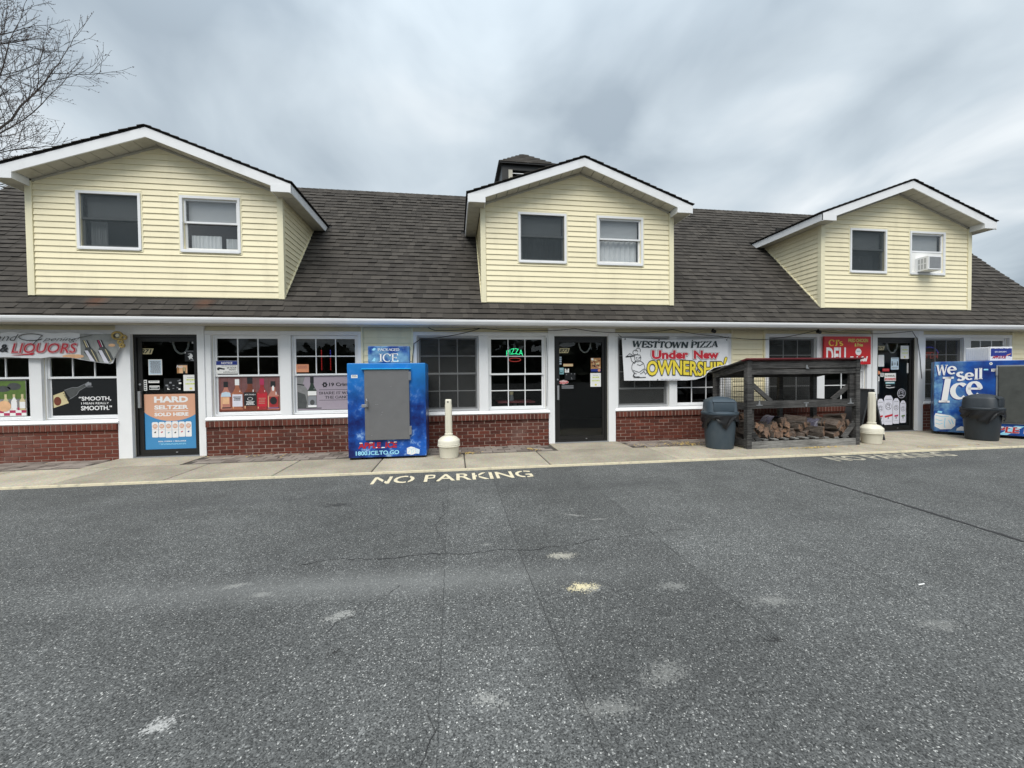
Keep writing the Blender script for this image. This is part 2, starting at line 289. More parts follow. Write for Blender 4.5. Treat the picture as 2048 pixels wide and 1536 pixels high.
# ------------------------------------------------------------------ mesh helpers
class MB:
    def __init__(s): s.v = []; s.f = []; s.m = []; s.names = []; s.t = []
    def mi(s, mat):
        if mat not in s.names: s.names.append(mat)
        return s.names.index(mat)
    def add(s, vs, fs, mat, tint=0.):
        o = len(s.v); s.v += [tuple(p) for p in vs]; i = s.mi(mat)
        for f in fs: s.f.append([o+k for k in f]); s.m.append(i); s.t.append(tint)
    def box(s, x0, x1, y0, y1, z0, z1, mat, tint=0.):
        s.add([(x, y, z) for z in (z0, z1) for y in (y0, y1) for x in (x0, x1)],
              [(0, 2, 3, 1), (4, 5, 7, 6), (0, 1, 5, 4), (2, 6, 7, 3), (0, 4, 6, 2), (1, 3, 7, 5)], mat, tint)
    def bev(s, x0, x1, y0, y1, z0, z1, b, mat):
        """box with chamfered edges on all sides"""
        bm = bmesh.new(); bmesh.ops.create_cube(bm, size=1)
        for v in bm.verts: v.co = ((x0+x1)/2+v.co.x*(x1-x0), (y0+y1)/2+v.co.y*(y1-y0), (z0+z1)/2+v.co.z*(z1-z0))
        bmesh.ops.bevel(bm, geom=bm.edges[:], offset=b, segments=2, affect='EDGES', profile=.6)
        bm.verts.index_update(); s.add([v.co[:] for v in bm.verts], [[v.index for v in f.verts] for f in bm.faces], mat); bm.free()
    def prism(s, poly, axis, a0, a1, mat):
        """extrude a 2D polygon along axis: 'x' poly=(y,z), 'y' poly=(x,z), 'z' poly=(x,y)"""
        n = len(poly)
        def P(p, a): return {'x': (a, p[0], p[1]), 'y': (p[0], a, p[1]), 'z': (p[0], p[1], a)}[axis]
        s.add([P(p, a0) for p in poly]+[P(p, a1) for p in poly], [list(range(n))[::-1], list(range(n, 2*n))]+[(i, (i+1) % n, n+(i+1) % n, n+i) for i in range(n)], mat)
    def beam(s, p, q, w, h, mat, updir=(0, 0, 1)):
        p, q = Vector(p), Vector(q); d = (q-p).normalized(); a = d.cross(Vector(updir))
        if a.length < 1e-4: a = d.cross(Vector((0, 1, 0)))
        a.normalize(); b = a.cross(d); vs = [c+a*i*w/2+b*j*h/2 for c in (p, q) for i, j in ((-1, -1), (1, -1), (1, 1), (-1, 1))]
        s.add(vs, [(3, 2, 1, 0), (4, 5, 6, 7)]+[(i, (i+1) % 4, 4+(i+1) % 4, 4+i) for i in range(4)], mat)
    def tube(s, pts, r, n, mat, r1=None):
        pts = [Vector(p) for p in pts]; k = len(pts); vs = []
        for i, p in enumerate(pts):
            d = (pts[min(i+1, k-1)]-pts[max(i-1, 0)]).normalized(); a = d.cross(Vector((.13, .31, .94)))
            if a.length < .05: a = d.cross(Vector((1, 0, 0)))
            a.normalize(); b = a.cross(d); rr = r if r1 is None else r+(r1-r)*i/(k-1)
            vs += [p+a*rr*cos(2*pi*j/n)+b*rr*sin(2*pi*j/n) for j in range(n)]
        fs = [(i*n+j, i*n+(j+1) % n, (i+1)*n+(j+1) % n, (i+1)*n+j) for i in range(k-1) for j in range(n)]
        s.add(vs, fs+[list(range(n))[::-1], list(range((k-1)*n, k*n))], mat)
    def lathe(s, prof, n, mat, cx=0, cy=0, sq=0.):
        """revolve (r,z) profile; sq>0 squares the section"""
        vs = []
        for r, z in prof:
            for j in range(n):
                a = 2*pi*j/n; e = (abs(cos(a))**(2+sq*6)+abs(sin(a))**(2+sq*6))**(-1/(2+sq*6)) if sq else 1
                vs.append((cx+r*e*cos(a), cy+r*e*sin(a), z))
        k = len(prof); fs = [(i*n+j, i*n+(j+1) % n, (i+1)*n+(j+1) % n, (i+1)*n+j) for i in range(k-1) for j in range(n)]
        s.add(vs, fs+[list(range(n))[::-1], list(range((k-1)*n, k*n))], mat)
    def mesh(s, name, smooth=False, org=(0, 0, 0)):
        me = bpy.data.meshes.new(name); me.from_pydata([(p[0]-org[0], p[1]-org[1], p[2]-org[2]) for p in s.v], [], s.f)
        for n in s.names: me.materials.append(MATS[n])
        me.polygons.foreach_set('material_index', s.m)
        if any(s.t): me.attributes.new('tint', 'FLOAT', 'FACE').data.foreach_set('value', s.t)
        if smooth:
            me.polygons.foreach_set('use_smooth', [True]*len(s.f))
            try: me.set_sharp_from_angle(angle=rad(38))
            except Exception: pass
        me.update(); return me
    def build(s, name, parent=None, smooth=False, org=(0, 0, 0), **tags):
        o = bpy.data.objects.new(name, s.mesh(name, smooth, org)); COL.objects.link(o); o.location = org
        if parent: o.parent = parent
        return tag(o, **tags)
def tag(o, label=None, cat=None, group=None, kind=None):
    if label: o['label'] = label
    if cat: o['category'] = cat
    if group: o['group'] = group
    if kind: o['kind'] = kind
    return o
def root(name, label, cat, loc=(0, 0, 0), rz=0, group=None):
    o = bpy.data.objects.new(name, None); COL.objects.link(o); o.location = loc; o.rotation_euler = (0, 0, rz); o.empty_display_size = .2
    return tag(o, label, cat, group)
def part(name, parent):
    o = bpy.data.objects.new(name, None); COL.objects.link(o); o.parent = parent; o.empty_display_size = .1; return o
def copy_tree(o, parent=None):
    c = o.copy(); COL.objects.link(c)
    if parent: c.parent = parent
    for ch in list(o.children): copy_tree(ch, c)
    return c
def inst(mesh, name, parent, loc=(0, 0, 0)):
    o = bpy.data.objects.new(name, mesh); COL.objects.link(o); o.parent = parent; o.location = loc; return o

# ------------------------------------------------------------------ flat print: text, shapes
_T = {}
def text_geo(s, shear=0., off=0.):
    k = (s, shear, off)
    if k not in _T and off != 0.:
        V0, F0 = text_geo(s, shear, 0.); xs = [q[0] for q in V0]; ys = [q[1] for q in V0]; e_ = abs(off)*1.3; _lim = (min(xs)-e_, max(xs)+e_, min(ys)-e_, max(ys)+e_)
    else: _lim = None
    if k not in _T:
        cu = bpy.data.curves.new('t', 'FONT'); cu.body = s; cu.shear = shear; cu.offset = off; cu.resolution_u = 3; cu.fill_mode = 'BOTH'
        o = bpy.data.objects.new('t', cu); me = bpy.data.meshes.new_from_object(o)
        _c = (lambda q: q) if _lim is None else (lambda q: (min(max(q[0], _lim[0]), _lim[1]), min(max(q[1], _lim[2]), _lim[3])))
        _T[k] = ([_c(tuple(v.co[:2])) for v in me.vertices], [list(p.vertices) for p in me.polygons])
        bpy.data.meshes.remove(me); bpy.data.objects.remove(o); bpy.data.curves.remove(cu)
    return _T[k]
def arc(cx, cy, rx, ry, a0, a1, n=12): return [(cx+rx*cos(rad(a0+(a1-a0)*i/n)), cy+ry*sin(rad(a0+(a1-a0)*i/n))) for i in range(n+1)]
ST = [(.16, 0), (.16, 1)]; SV = [(.16, 0), (.16, 1)]
GLY = {  # width, strokes, serif points (x, y, length)
 'A': (.82, [[(.08, 0), (.40, 1)], [(.40, 1), (.74, 0)], [(.20, .34), (.62, .34)]], [(.08, 0, .22), (.74, 0, .28)]),
 'C': (.80, [arc(.43, .5, .36, .5, 48, 312, 18), [(.70, .95), (.70, .70)]], []),
 'D': (.86, [ST, [(.16, 1), (.36, 1)]+arc(.36, .5, .40, .5, 90, -90, 14)+[(.16, 0)]], [(.10, 0, .2), (.10, 1, .2)]),
 'E': (.70, [ST, [(.1, 1), (.62, 1), (.62, .8)], [(.16, .52), (.48, .52), (.48, .62), (.48, .42)], [(.1, 0), (.64, 0), (.64, .22)]], [(.10, 0, .2), (.10, 1, .2)]),
 'G': (.86, [arc(.43, .5, .36, .5, 48, 310, 18), [(.70, .95), (.70, .70)], [(.72, .05), (.72, .42)]], [(.70, .42, .26)]),
 'H': (.90, [ST, [(.74, 0), (.74, 1)], [(.16, .5), (.74, .5)]], [(.16, 0, .28), (.16, 1, .28), (.74, 0, .28), (.74, 1, .28)]),
 'I': (.36, [[(.18, 0), (.18, 1)]], [(.18, 0, .32), (.18, 1, .32)]),
 'J': (.5, [[(.32, 1), (.32, .2)]+arc(.18, .2, .14, .22, 0, -120, 6)], [(.32, 1, .3)]),
 'K': (.84, [ST, [(.16, .36), (.66, 1)], [(.32, .56), (.72, 0)]], [(.16, 0, .28), (.16, 1, .28), (.66, 1, .24), (.74, 0, .26)]),
 'N': (.90, [[(.14, 0), (.14, 1)], [(.14, 1), (.76, 0)], [(.76, 0), (.76, 1)]], [(.14, 0, .26), (.10, 1, .22), (.76, 1, .26)]),
 'O': (.90, [arc(.45, .5, .38, .5, 0, 360, 24)], []),
 'P': (.72, [ST, [(.16, 1), (.38, 1)]+arc(.38, .74, .26, .26, 90, -90, 10)+[(.16, .48)]], [(.16, 0, .3), (.10, 1, .2)]),
 'R': (.82, [ST, [(.16, 1), (.38, 1)]+arc(.38, .75, .25, .25, 90, -90, 10)+[(.16, .5)], [(.36, .5), (.72, 0)]], [(.16, 0, .3), (.10, 1, .2), (.74, 0, .22)]),
 'S': (.62, [arc(.31, .75, .23, .25, 40, 270, 10)+arc(.31, .25, .25, .25, 90, -150, 10), [(.52, .95), (.52, .74)], [(.08, .26), (.08, .05)]], []),
 'T': (.74, [[(.37, 0), (.37, 1)], [(.06, .78), (.06, 1), (.68, 1), (.68, .78)]], [(.37, 0, .32)]),
 'W': (1.16, [[(.08, 1), (.32, 0)], [(.32, 0), (.56, 1)], [(.56, 1), (.80, 0)], [(.80, 0), (1.04, 1)]], [(.10, 1, .26), (.56, 1, .2), (1.04, 1, .24)]),
 'Z': (.74, [[(.10, .8), (.10, 1), (.64, 1), (.10, 0), (.66, 0), (.66, .22)]], []),
 'e': (.62, [[(.07, .36), (.55, .36)]+arc(.31, .34, .24, .34, 5, 318, 18)], []),
 'c': (.58, [arc(.32, .34, .25, .34, 48, 315, 16)], []),
 'l': (.32, [[(.16, 0), (.16, 1)]], [(.16, 0, .28), (.11, 1, .18)]),
 's': (.50, [arc(.25, .51, .17, .17, 40, 270, 8)+arc(.25, .17, .19, .17, 90, -150, 8)], []),
 "'": (.22, [[(.11, 1), (.09, .74)]], []), ' ': (.34, [], []),
}
def serif_geo(s, thick=.17, thin=.05, shear=0., track=0., sfac=1.):
    V, F = [], []; x = 0
    def quad(ps): o = len(V); V.extend(ps); F.append([o, o+1, o+2, o+3])
    for ch in s:
        w, strokes, ser = GLY[ch]
        for st in strokes:
            L = []
            for i, p in enumerate(st):
                a, b = st[max(i-1, 0)], st[min(i+1, len(st)-1)]; dx, dy = b[0]-a[0], b[1]-a[1]; l = math.hypot(dx, dy) or 1
                th = math.atan2(dy, dx); wd = thin+(thick-thin)*abs(sin(th-rad(12)))
                if len(st) == 2 and dy*dx > 0 and abs(dx) > .1: wd = thin+(thick-thin)*.25 if ch in 'AW' else wd
                L.append((p, (-dy/l*wd/2, dx/l*wd/2)))
            for (p, n), (q, k) in zip(L, L[1:]):
                quad([(x+p[0]+n[0], p[1]+n[1]), (x+q[0]+k[0], q[1]+k[1]), (x+q[0]-k[0], q[1]-k[1]), (x+p[0]-n[0], p[1]-n[1])])
        for (sx_, sy_, sl) in ser:
            sl *= sfac; y0 = sy_ if sy_ < .2 else sy_-thin*1.1
            quad([(x+sx_-sl/2, y0), (x+sx_+sl/2, y0), (x+sx_+sl/2, y0+thin*1.1), (x+sx_-sl/2, y0+thin*1.1)])
        x += w+track
    return [(a+b*shear, b) for a, b in V], F
class Print:
    def __init__(s, fn): s.mb = MB(); s.fn = fn
    def raw(s, V, F, mat, ly): s.mb.add([s.fn(a, b, ly) for a, b in V], F, mat)
    def poly(s, pts, mat, ly=1): s.raw(pts, [list(range(len(pts)))], mat, ly)
    def rect(s, x0, z0, x1, z1, mat, ly=1, n=1):
        for i in range(n):
            a, b = x0+(x1-x0)*i/n, x0+(x1-x0)*(i+1)/n; s.poly([(a, z0), (b, z0), (b, z1), (a, z1)], mat, ly)
    def ell(s, cx, cz, rx, rz, mat, ly=1, n=24): s.poly([(cx+rx*cos(2*pi*i/n), cz+rz*sin(2*pi*i/n)) for i in range(n)], mat, ly)
    def stroke(s, pts, w, mat, ly=1):
        for i, (a, b) in enumerate(zip(pts, pts[1:])):
            dx, dz = b[0]-a[0], b[1]-a[1]; l = math.hypot(dx, dz) or 1; n = (-dz/l*w/2, dx/l*w/2)
            e = (dx/l*w*.2, dz/l*w*.2)
            s.poly([(a[0]+n[0]-e[0], a[1]+n[1]-e[1]), (b[0]+n[0]+e[0], b[1]+n[1]+e[1]), (b[0]-n[0]+e[0], b[1]-n[1]+e[1]), (a[0]-n[0]-e[0], a[1]-n[1]-e[1])], mat, ly)
    def fit(s, V0, V, F, box, mat, ly, warp=None):
        xs = [p[0] for p in V0]; ys = [p[1] for p in V0]; a, b, c, d = min(xs), max(xs), min(ys), max(ys); x0, z0, x1, z1 = box
        W_ = [(x0+(p[0]-a)/(b-a)*(x1-x0), z0+(p[1]-c)/(d-c)*(z1-z0)) for p in V]
        if warp: W_ = [warp(*p) for p in W_]
        s.raw(W_, F, mat, ly)
    def text(s, t, box, mat, ly=1, shear=0., off=0., out=None, warp=None):
        V0, F0 = text_geo(t, shear, off)
        for k, (o, mt) in enumerate(out or []):
            V, F = text_geo(t, shear, off+o); s.fit(V0, V, F, box, mt, ly+k*.8, warp)
        s.fit(V0, V0, F0, box, mat, ly+len(out or [])*.8, warp)
    def serif(s, t, box, mat, ly=1, warp=None, **k):
        V, F = serif_geo(t, **k); s.fit(V, V, F, box, mat, ly, warp)
    def lines(s, x0, z0, x1, z1, n, mat, ly=1, fill=.6, seed=1):
        """rows of small unreadable print"""
        r = random.Random(seed); h = (z1-z0)/n
        for i in range(n):
            a = x0+(x1-x0)*r.uniform(0, .12); 
            while a < x1-.01:
                b = min(a+(x1-x0)*r.uniform(.06, .22), x1); s.rect(a, z1-(i+fill)*h, b, z1-i*h, mat, ly); a = b+(x1-x0)*.025
    def build(s, name='print', parent=None, **k): return s.mb.build(name, parent, **k)
def wallfn(y, ox=0., oz=0.): return lambda u, v, l: (u-ox, y-.0012*l, v-oz)
def sheet(name, label, cat, x0, z0, x1, z1, y, mat, group=None, draw=None, t=.0008, poly=None):
    """a thin printed sheet (paper, sticker, poster) fixed at y on the shop front; draw adds its print in facade metres"""
    ox, oz = (x0+x1)/2, z0
    mb = MB(); pl = poly or [(x0, z0), (x1, z0), (x1, z1), (x0, z1)]
    mb.prism([(a-ox, b-oz) for a, b in pl], 'y', -t, t, mat); o = mb.build(name, None, label=label, cat=cat, group=group); o.location = (ox, y, oz)
    if draw:
        p = Print(lambda u, v, l: (u-ox, -t-.0009*l, v-oz)); draw(p); p.build('print', o)
    return o

# ------------------------------------------------------------------ ground: lot, pavement
KY = lambda x: -1.905-.0085*(x-2.5)          # kerb line
lot = MB(); N = 24
lot.add([(-150, -150, -.03), (150, -150, -.03), (150, 60, -.03), (-150, 60, -.03)], [(0, 1, 2, 3)], 'asphalt')
lot = lot.build('parking_lot', kind='structure', label='worn grey asphalt parking lot with cracks and pale stains')
def ribbon(name, pts, w, mat, z, jit=0.):
    mb = MB(); vs = []
    P2 = [Vector((*p, 0)) for p in pts]; Q = []
    for a, b in zip(P2, P2[1:]):
        n = max(2, int((b-a).length/.035))
        for i in range(n): Q.append(a.lerp(b, i/n)+Vector((random.uniform(-jit, jit), random.uniform(-jit, jit), 0)))
    Q.append(P2[-1])
    for i, p in enumerate(Q):
        d = (Q[min(i+1, len(Q)-1)]-Q[max(i-1, 0)]).normalized(); n = Vector((-d.y, d.x, 0)); ww = w*random.uniform(.6, 1.3)/2 if jit else w/2
        vs += [(p+n*ww)[:2]+(z,), (p-n*ww)[:2]+(z,)]
    mb.add(vs, [(2*i, 2*i+1, 2*i+3, 2*i+2) for i in range(len(Q)-1)], mat); return mb.build(name, lot)
ribbon('sealed_crack', [(4.86, -1.94), (4.73, -2.55), (4.66, -3.2), (4.63, -4.2), (4.55, -5.2), (4.5, -7)], .042, 'crack_tar', -.026, .008)
ribbon('crack', [(-1.16, -4.63), (-.9, -4.58), (-.58, -4.64), (-.2, -4.60), (.05, -4.66), (.34, -4.62), (.55, -4.67), (.91, -4.62), (1.2, -4.55)], .0055, 'crack_tar', -.026, .014)
ribbon('crack', [(-.15, -3.25), (-.12, -3.7), (-.2, -4.0), (-.13, -4.3)], .004, 'crack_tar', -.026, .018)
ribbon('crack', [(-.72, -5.5), (-.66, -5.40), (-.55, -5.34), (-.52, -5.24), (-.44, -5.16), (-.38, -5.05)], .003, 'crack_tar', -.026, .011)
ribbon('crack', [(-.14, -6.35), (-.10, -6.2), (-.13, -6.1)], .004, 'crack_tar', -.026, .010)
ribbon('crack', [(1.35, -4.55), (1.7, -4.5), (2.1, -4.45)], .0035, 'crack_tar', -.026, .014)
ribbon('seam', [(.505, -2.47), (.50, -3.4), (.485, -4.8), (.51, -5.7), (.53, -6.4)], .004, 'seam_dark', -.0262, .003)
ribbon('seam', [(-.09, -2.48), (-.09, -4.8), (-.08, -6.5)], .0025, 'seam_dark', -.0262, .003)
ribbon('seam', [(1.75, -1.97), (1.70, -3.8), (1.66, -5.9)], .0025, 'seam_dark', -.0262, .003)
ribbon('seam', [(3.2, -2.0), (3.0, -4.4), (2.7, -6.3)], .002, 'seam_dark', -.0262, .003)
def stencil(box, name, mat='paint_yellow'):
    x0, y0, x1, y1 = box; p = Print(lambda u, v, l: (u, v, -.0255))
    V, F = text_geo('NO PARKING', 0, .014); p.fit(V, V, F, box, mat, 0)
    o = p.build(name, lot)
    return o
stencil((-1.10, -2.43, 1.06, -2.05), 'painted_lettering'); stencil((5.92, -2.35, 8.18, -2.02), 'painted_lettering', 'paint_faded')
# stencil bridges: thin asphalt bars across the letters
for xx in (-.945, -.64, -.27, .30, .955): 
    mb = MB(); mb.add([(xx-.012, -2.44, -.0235), (xx+.012, -2.44, -.0235), (xx+.012, -2.04, -.0235), (xx-.012, -2.04, -.0235)], [(0, 1, 2, 3)], 'asphalt'); mb.build('stencil_gap', lot)

walk = MB(); walk.prism([(-12, -.15), (17, -.15), (17, KY(17)+.02), (-12, KY(-12)+.02)][::-1], 'z', -.09, -.012, 'joint_dark')
walk = walk.build('sidewalk', kind='structure', label='concrete sidewalk with paver strip along the shop front')
joints = [-10.6, -9.25, -7.9, -6.55, -5.22, -3.89, -2.53, -1.20, .145, 1.43, 3.52, 4.85, 6.15, 7.3, 8.45, 9.8, 11.2, 12.6, 14, 15.4]
PAV = [(-9.4, -5.72), (-4.33, 1.83), (3.26, 7.30)]
def slab(x0, x1, yb, skew=0.):
    mb = MB(); g = .009
    a = [(x0+g, yb-g), (x0+g, KY(x0)+.032), (x1-g, KY(x1)+.032), (x1-g, yb-g)]
    b = [(p[0]+(.008 if i < 2 else -.008), p[1]+(-.008 if i in (0, 3) else .004)) for i, p in enumerate(a)]
    mb.add([(*p, -.05) for p in a]+[(*p, -.007) for p in a]+[(*p, .001) for p in b], [(0, 1, 5, 4), (1, 2, 6, 5), (2, 3, 7, 6), (3, 0, 4, 7), (4, 5, 9, 8), (5, 6, 10, 9), (6, 7, 11, 10), (7, 4, 8, 11), (8, 9, 10, 11)], 'concrete')
    c = ((x0+x1)/2, (yb+KY(x0))/2, 0); return mb.build('paving_slab', walk, org=c)
for a, b in zip(joints, joints[1:]): slab(a, b, -.77 if a < 7.2 else -.03)
# landings in front of the doors run back to the wall, the strips between are small pavers
for a, b in ((-5.72, -4.33), (1.83, 3.26)):
    mb = MB(); mb.box(a+.006, b-.006, -.762, .10, -.05, .0, 'concrete'); mb.build('paving_slab', walk, org=((a+b)/2, -.4, 0))
pm = MB(); pm.bev(-.106, .106, -.080, .080, -.045, 0, .006, 'paver'); pm = pm.mesh('paver')
cand = []
for a, b in PAV:
    for r in range(4):
        n = int((b-a-.02)/.222)
        for i in range(n):
            x = a+.11+.222*i+(.11 if r % 2 and i < n else 0)
            if x+.11 > b: continue
            cand.append((x, -.094-.166*r))
cand.sort(key=lambda p: (p[0]*1.0-0.5)**2+(p[1]+7.7)**2)
pj = MB()
for i, (x, y) in enumerate(cand):
    if i < 290:
        o = inst(pm, 'paver', walk, (x, y, random.uniform(-.012, -.004))); o.rotation_euler = (random.uniform(-.012, .012), random.uniform(-.01, .01), random.uniform(-.02, .02))
    else: pj.box(x-.106, x+.106, y-.08, y+.08, -.04, random.uniform(-.012, -.004), 'paver')
if pj.v: pj.build('distant_pavers', walk, kind='stuff')
kerb = MB()
for i in range(29):
    x0, x1 = -12+i, -11+i
    kerb.add([(x0, KY(x0)+.028, .0), (x1, KY(x1)+.028, .0), (x1, KY(x1)+.004, -.002), (x0, KY(x0)+.004, -.002), (x1, KY(x1), -.04), (x0, KY(x0), -.04)], [(0, 3, 2, 1), (3, 5, 4, 2)], 'paint_yellow')
kerb.build('yellow_kerb_edge', walk)
g = MB(); g.add([(-400, -400, -.35), (400, -400, -.35), (400, 400, -.35), (-400, 400, -.35)], [(0, 1, 2, 3)], 'woods'); g.build('ground', kind='structure', label='surrounding ground beyond the lot')

# ------------------------------------------------------------------ the store building
store = root('store_building', 'long cream-sided strip store building with three gabled dormers and brick base', 'building')
XL, XR = -9.5, 14.5
WZ0, WZ1 = .68, 2.135
# ground-floor openings: x0, x1, meeting rail z, upper grid, lower grid, screen
WIN = [(-8.17, -7.02, 1.40, (3, 2), None, 0), (-6.84, -5.72, 1.40, (3, 2), None, 0),
       (-4.25, -3.11, 1.41, (3, 2), None, 0), (-2.93, -1.77, 1.415, (3, 2), None, 0),
       (-.70, .47, 1.41, (3, 2), (3, 2), 1), (.65, 1.79, 1.39, (3, 2), (3, 2), 0),
       (3.29, 4.41, 1.07, (3, 3), None, 1), (4.58, 5.70, 1.40, (3, 2), (3, 2), 0),
       (6.71, 7.88, 1.40, (3, 2), (3, 2), 1), (8.07, 9.15, 1.40, (2, 2), (2, 2), 0),
       (10.70, 11.76, 1.40, (3, 2), (3, 2), 1), (11.96, 13.06, 1.40, (3, 2), (3, 2), 0)]
GROUPS = [(-8.25, -5.70), (-4.345, -1.69), (-.78, 1.86), (3.22, 5.83), (6.60, 9.27), (10.62, 13.15)]
DOORS = [(-5.50, -4.46, '871'), (1.965, 3.08, '873'), (9.40, 10.47, '875')]
openings = sorted([(a, b) for a, b, *_ in WIN]+[(a, b) for a, b, _ in DOORS])
wall = MB(); x = XL
for a, b in openings:
    wall.box(x, a, .03, .16, -.3, 2.29, 'cream_vinyl'); x = b
wall.box(x, XR, .03, .16, -.3, 2.29, 'cream_vinyl')
for a, b, *_ in WIN: wall.box(a, b, .03, .16, -.3, WZ0, 'cream_vinyl'); wall.box(a, b, .03, .16, WZ1, 2.29, 'cream_vinyl')
for a, b, _ in DOORS: wall.box(a, b, .03, .16, WZ1+.005, 2.29, 'cream_vinyl')
wall.build('wall', store)
shell = MB()
shell.box(XL, XL+.12, .161, 6.2, -.3, 2.29, 'cream_vinyl'); shell.box(XR-.12, XR, .161, 6.2, -.3, 2.29, 'cream_vinyl'); shell.box(XL, XR, 6.201, 6.3, -.3, 2.29, 'cream_vinyl')
for x in (XL, XR-.12): shell.add([(x+.002, .0, 2.292), (x+.002, 5.9, 2.292), (x+.002, 2.94, 5.95), (x+.118, 0, 2.292), (x+.118, 5.9, 2.292), (x+.118, 2.94, 5.95)], [(0, 1, 2), (3, 5, 4)], 'cream_vinyl')
shell.build('side_wall', store)
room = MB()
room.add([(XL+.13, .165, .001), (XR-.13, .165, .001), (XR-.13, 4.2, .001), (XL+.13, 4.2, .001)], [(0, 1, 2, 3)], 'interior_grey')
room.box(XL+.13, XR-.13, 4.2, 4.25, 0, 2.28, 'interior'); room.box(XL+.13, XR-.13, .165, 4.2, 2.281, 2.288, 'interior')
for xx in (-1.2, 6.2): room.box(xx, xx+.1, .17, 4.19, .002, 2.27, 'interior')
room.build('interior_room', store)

def board(name, x0, x1, y0, y1, z0, z1, mat='white_trim', par=store, b=.004):
    mb = MB(); mb.bev(x0, x1, y0, y1, z0, z1, b, mat); return mb.build(name, par)
# white casings of each window group, door posts and header boards
for (a, b) in GROUPS:
    ws = [w for w in WIN if a-.1 < w[0] < b]
    xs = [a]+[v for w in ws for v in (w[0], w[1])]+[b]
    for i in range(0, len(xs), 2): board('window_casing', xs[i]+.001, xs[i+1]-.001, -.022, .10, WZ0, WZ1-.001)
    board('window_casing', a, b, -.026, .10, WZ1, 2.205)
    mb = MB(); mb.prism([(-.075, .628), (-.02, .679), (.11, .690), (.11, .60), (-.06, .61)], 'x', a, b, 'white_trim'); mb.build('window_sill', store)
for (a, b, _) in DOORS:
    board('door_post', a-.215 if a < -5 else a-.125, a-.002, -.04, .12, .0, 2.29); board('door_post', b+.002, b+(.115 if a < -5 else .15), -.04, .12, .0, 2.29)
    board('door_header', a-.001, b+.001, -.034, .12, 2.137, 2.288)

# vinyl siding: one board per course, shadow-line profile
def plank(x0, x1, z0, z1, y=0., xa=None, xb=None, mat='cream_vinyl', par=store):
    """x0..x1 at the bottom edge, xa..xb at the top edge"""
    xa = x0 if xa is None else xa; xb = x1 if xb is None else xb
    mb = MB(); zt = z1
    mb.add([(x0, y-.017, z0), (x1, y-.017, z0), (x1, y-.017, z0+.004), (x0, y-.017, z0+.004), (xb, y-.003, zt), (xa, y-.003, zt), (x0, y, z0+.002), (x1, y, z0+.002), (xb, y, zt), (xa, y, zt)],
           [(0, 1, 2, 3), (3, 2, 4, 5), (6, 7, 1, 0), (6, 0, 3, 5, 9), (1, 7, 8, 4, 2), (5, 4, 8, 9)], mat)
    return mb.build('siding_plank', par)
_far = MB(); _far.box(XL, -8.25, -.006, .028, .64, 2.285, 'cream_vinyl'); _far.build('siding_field', store)
SEG = [(-1.69, -.78), (5.83, 6.60), (13.15, XR)]
for (a, b) in SEG:
    z = .64
    while z < 2.28: plank(a, b, z, min(z+.112, 2.285), .012); z += .112
for (a, b) in GROUPS: 
    mb = MB(); mb.box(a, b, -.002, .02, 2.207, 2.212, 'cream_trim'); mb.build('trim_strip', store); plank(a, b, 2.212, 2.285, .012)
for x in (-8.25, -1.69, -.78, 5.83, 6.60, 13.15): board('corner_trim', x-.016, x+.016, -.03, .02, .63, 2.284, 'cream_trim', b=.003)
# brick base walls
bm_ = MB(); bm_.bev(-.0985, .0985, -.045, .045, -.0285, .0285, .004, 'brick'); BRICK = bm_.mesh('brick')
bs_ = MB(); bs_.bev(-.031, .031, -.055, .055, -.0515, .0515, .004, 'brick'); SOLD = bs_.mesh('brick')
bh_ = MB(); bh_.bev(-.047, .047, -.045, .045, -.0285, .0285, .004, 'brick'); HALF = bh_.mesh('brick')
blist = []
for (a, b) in [(XL, -5.715), (-4.345, 1.84), (3.235, 9.268), (10.625, XR)]:
    bw = part('brick_wall', store)
    mb = MB(); mb.box(a+.012, b-.012, -.031, .028, -.28, .50, 'mortar'); mb.box(a+.015, b-.015, -.060, .028, .501, .606, 'mortar'); mb.build('mortar_bed', bw)
    n = int((b-a)/.0745); st = (b-a)/n
    for i in range(n): blist.append((bw, SOLD, (a+st*(i+.5), -.012+random.uniform(-.003, .003), .553), (0, 0, random.uniform(-.015, .015))))
    for r in range(8):
        z = .465-.0675*r; n = int((b-a)/.2075); st = (b-a)/n
        for i in range(n+1):
            x = a+st*(i+(.5 if r % 2 == 0 else 0))
            if r % 2 == 0 and i == n: continue
            if r % 2 and i in (0, n):
                x = a+.049 if i == 0 else b-.049; me = HALF
            else: me = BRICK
            blist.append((bw, me, (x, .008+random.uniform(-.004, .003), z), (random.uniform(-.01, .01), random.uniform(-.006, .006), random.uniform(-.012, .012))))
# the bricks that show largest are single bricks, the rest one piece per wall
def bkey(q):
    x, y, z = q[2]; hide = 0
    if x < -7.6 or x > 13.6: hide = 50
    if -1.75 < x < -.5 or z < 0: hide = 20
    return hide+math.hypot(x-.2, 7.7)
blist.sort(key=bkey); rest = {}
for i, (bw, me, loc, ro) in enumerate(blist):
    if i < 300: o = inst(me, 'brick', bw, loc); o.rotation_euler = ro
    else: rest.setdefault(bw.name, (bw, MB()))[1].add([Vector(v.co)+Vector(loc) for v in me.vertices], [list(p.vertices) for p in me.polygons], 'brick')
for bw, mb in rest.values(): mb.build('distant_bricks', bw, kind='stuff')

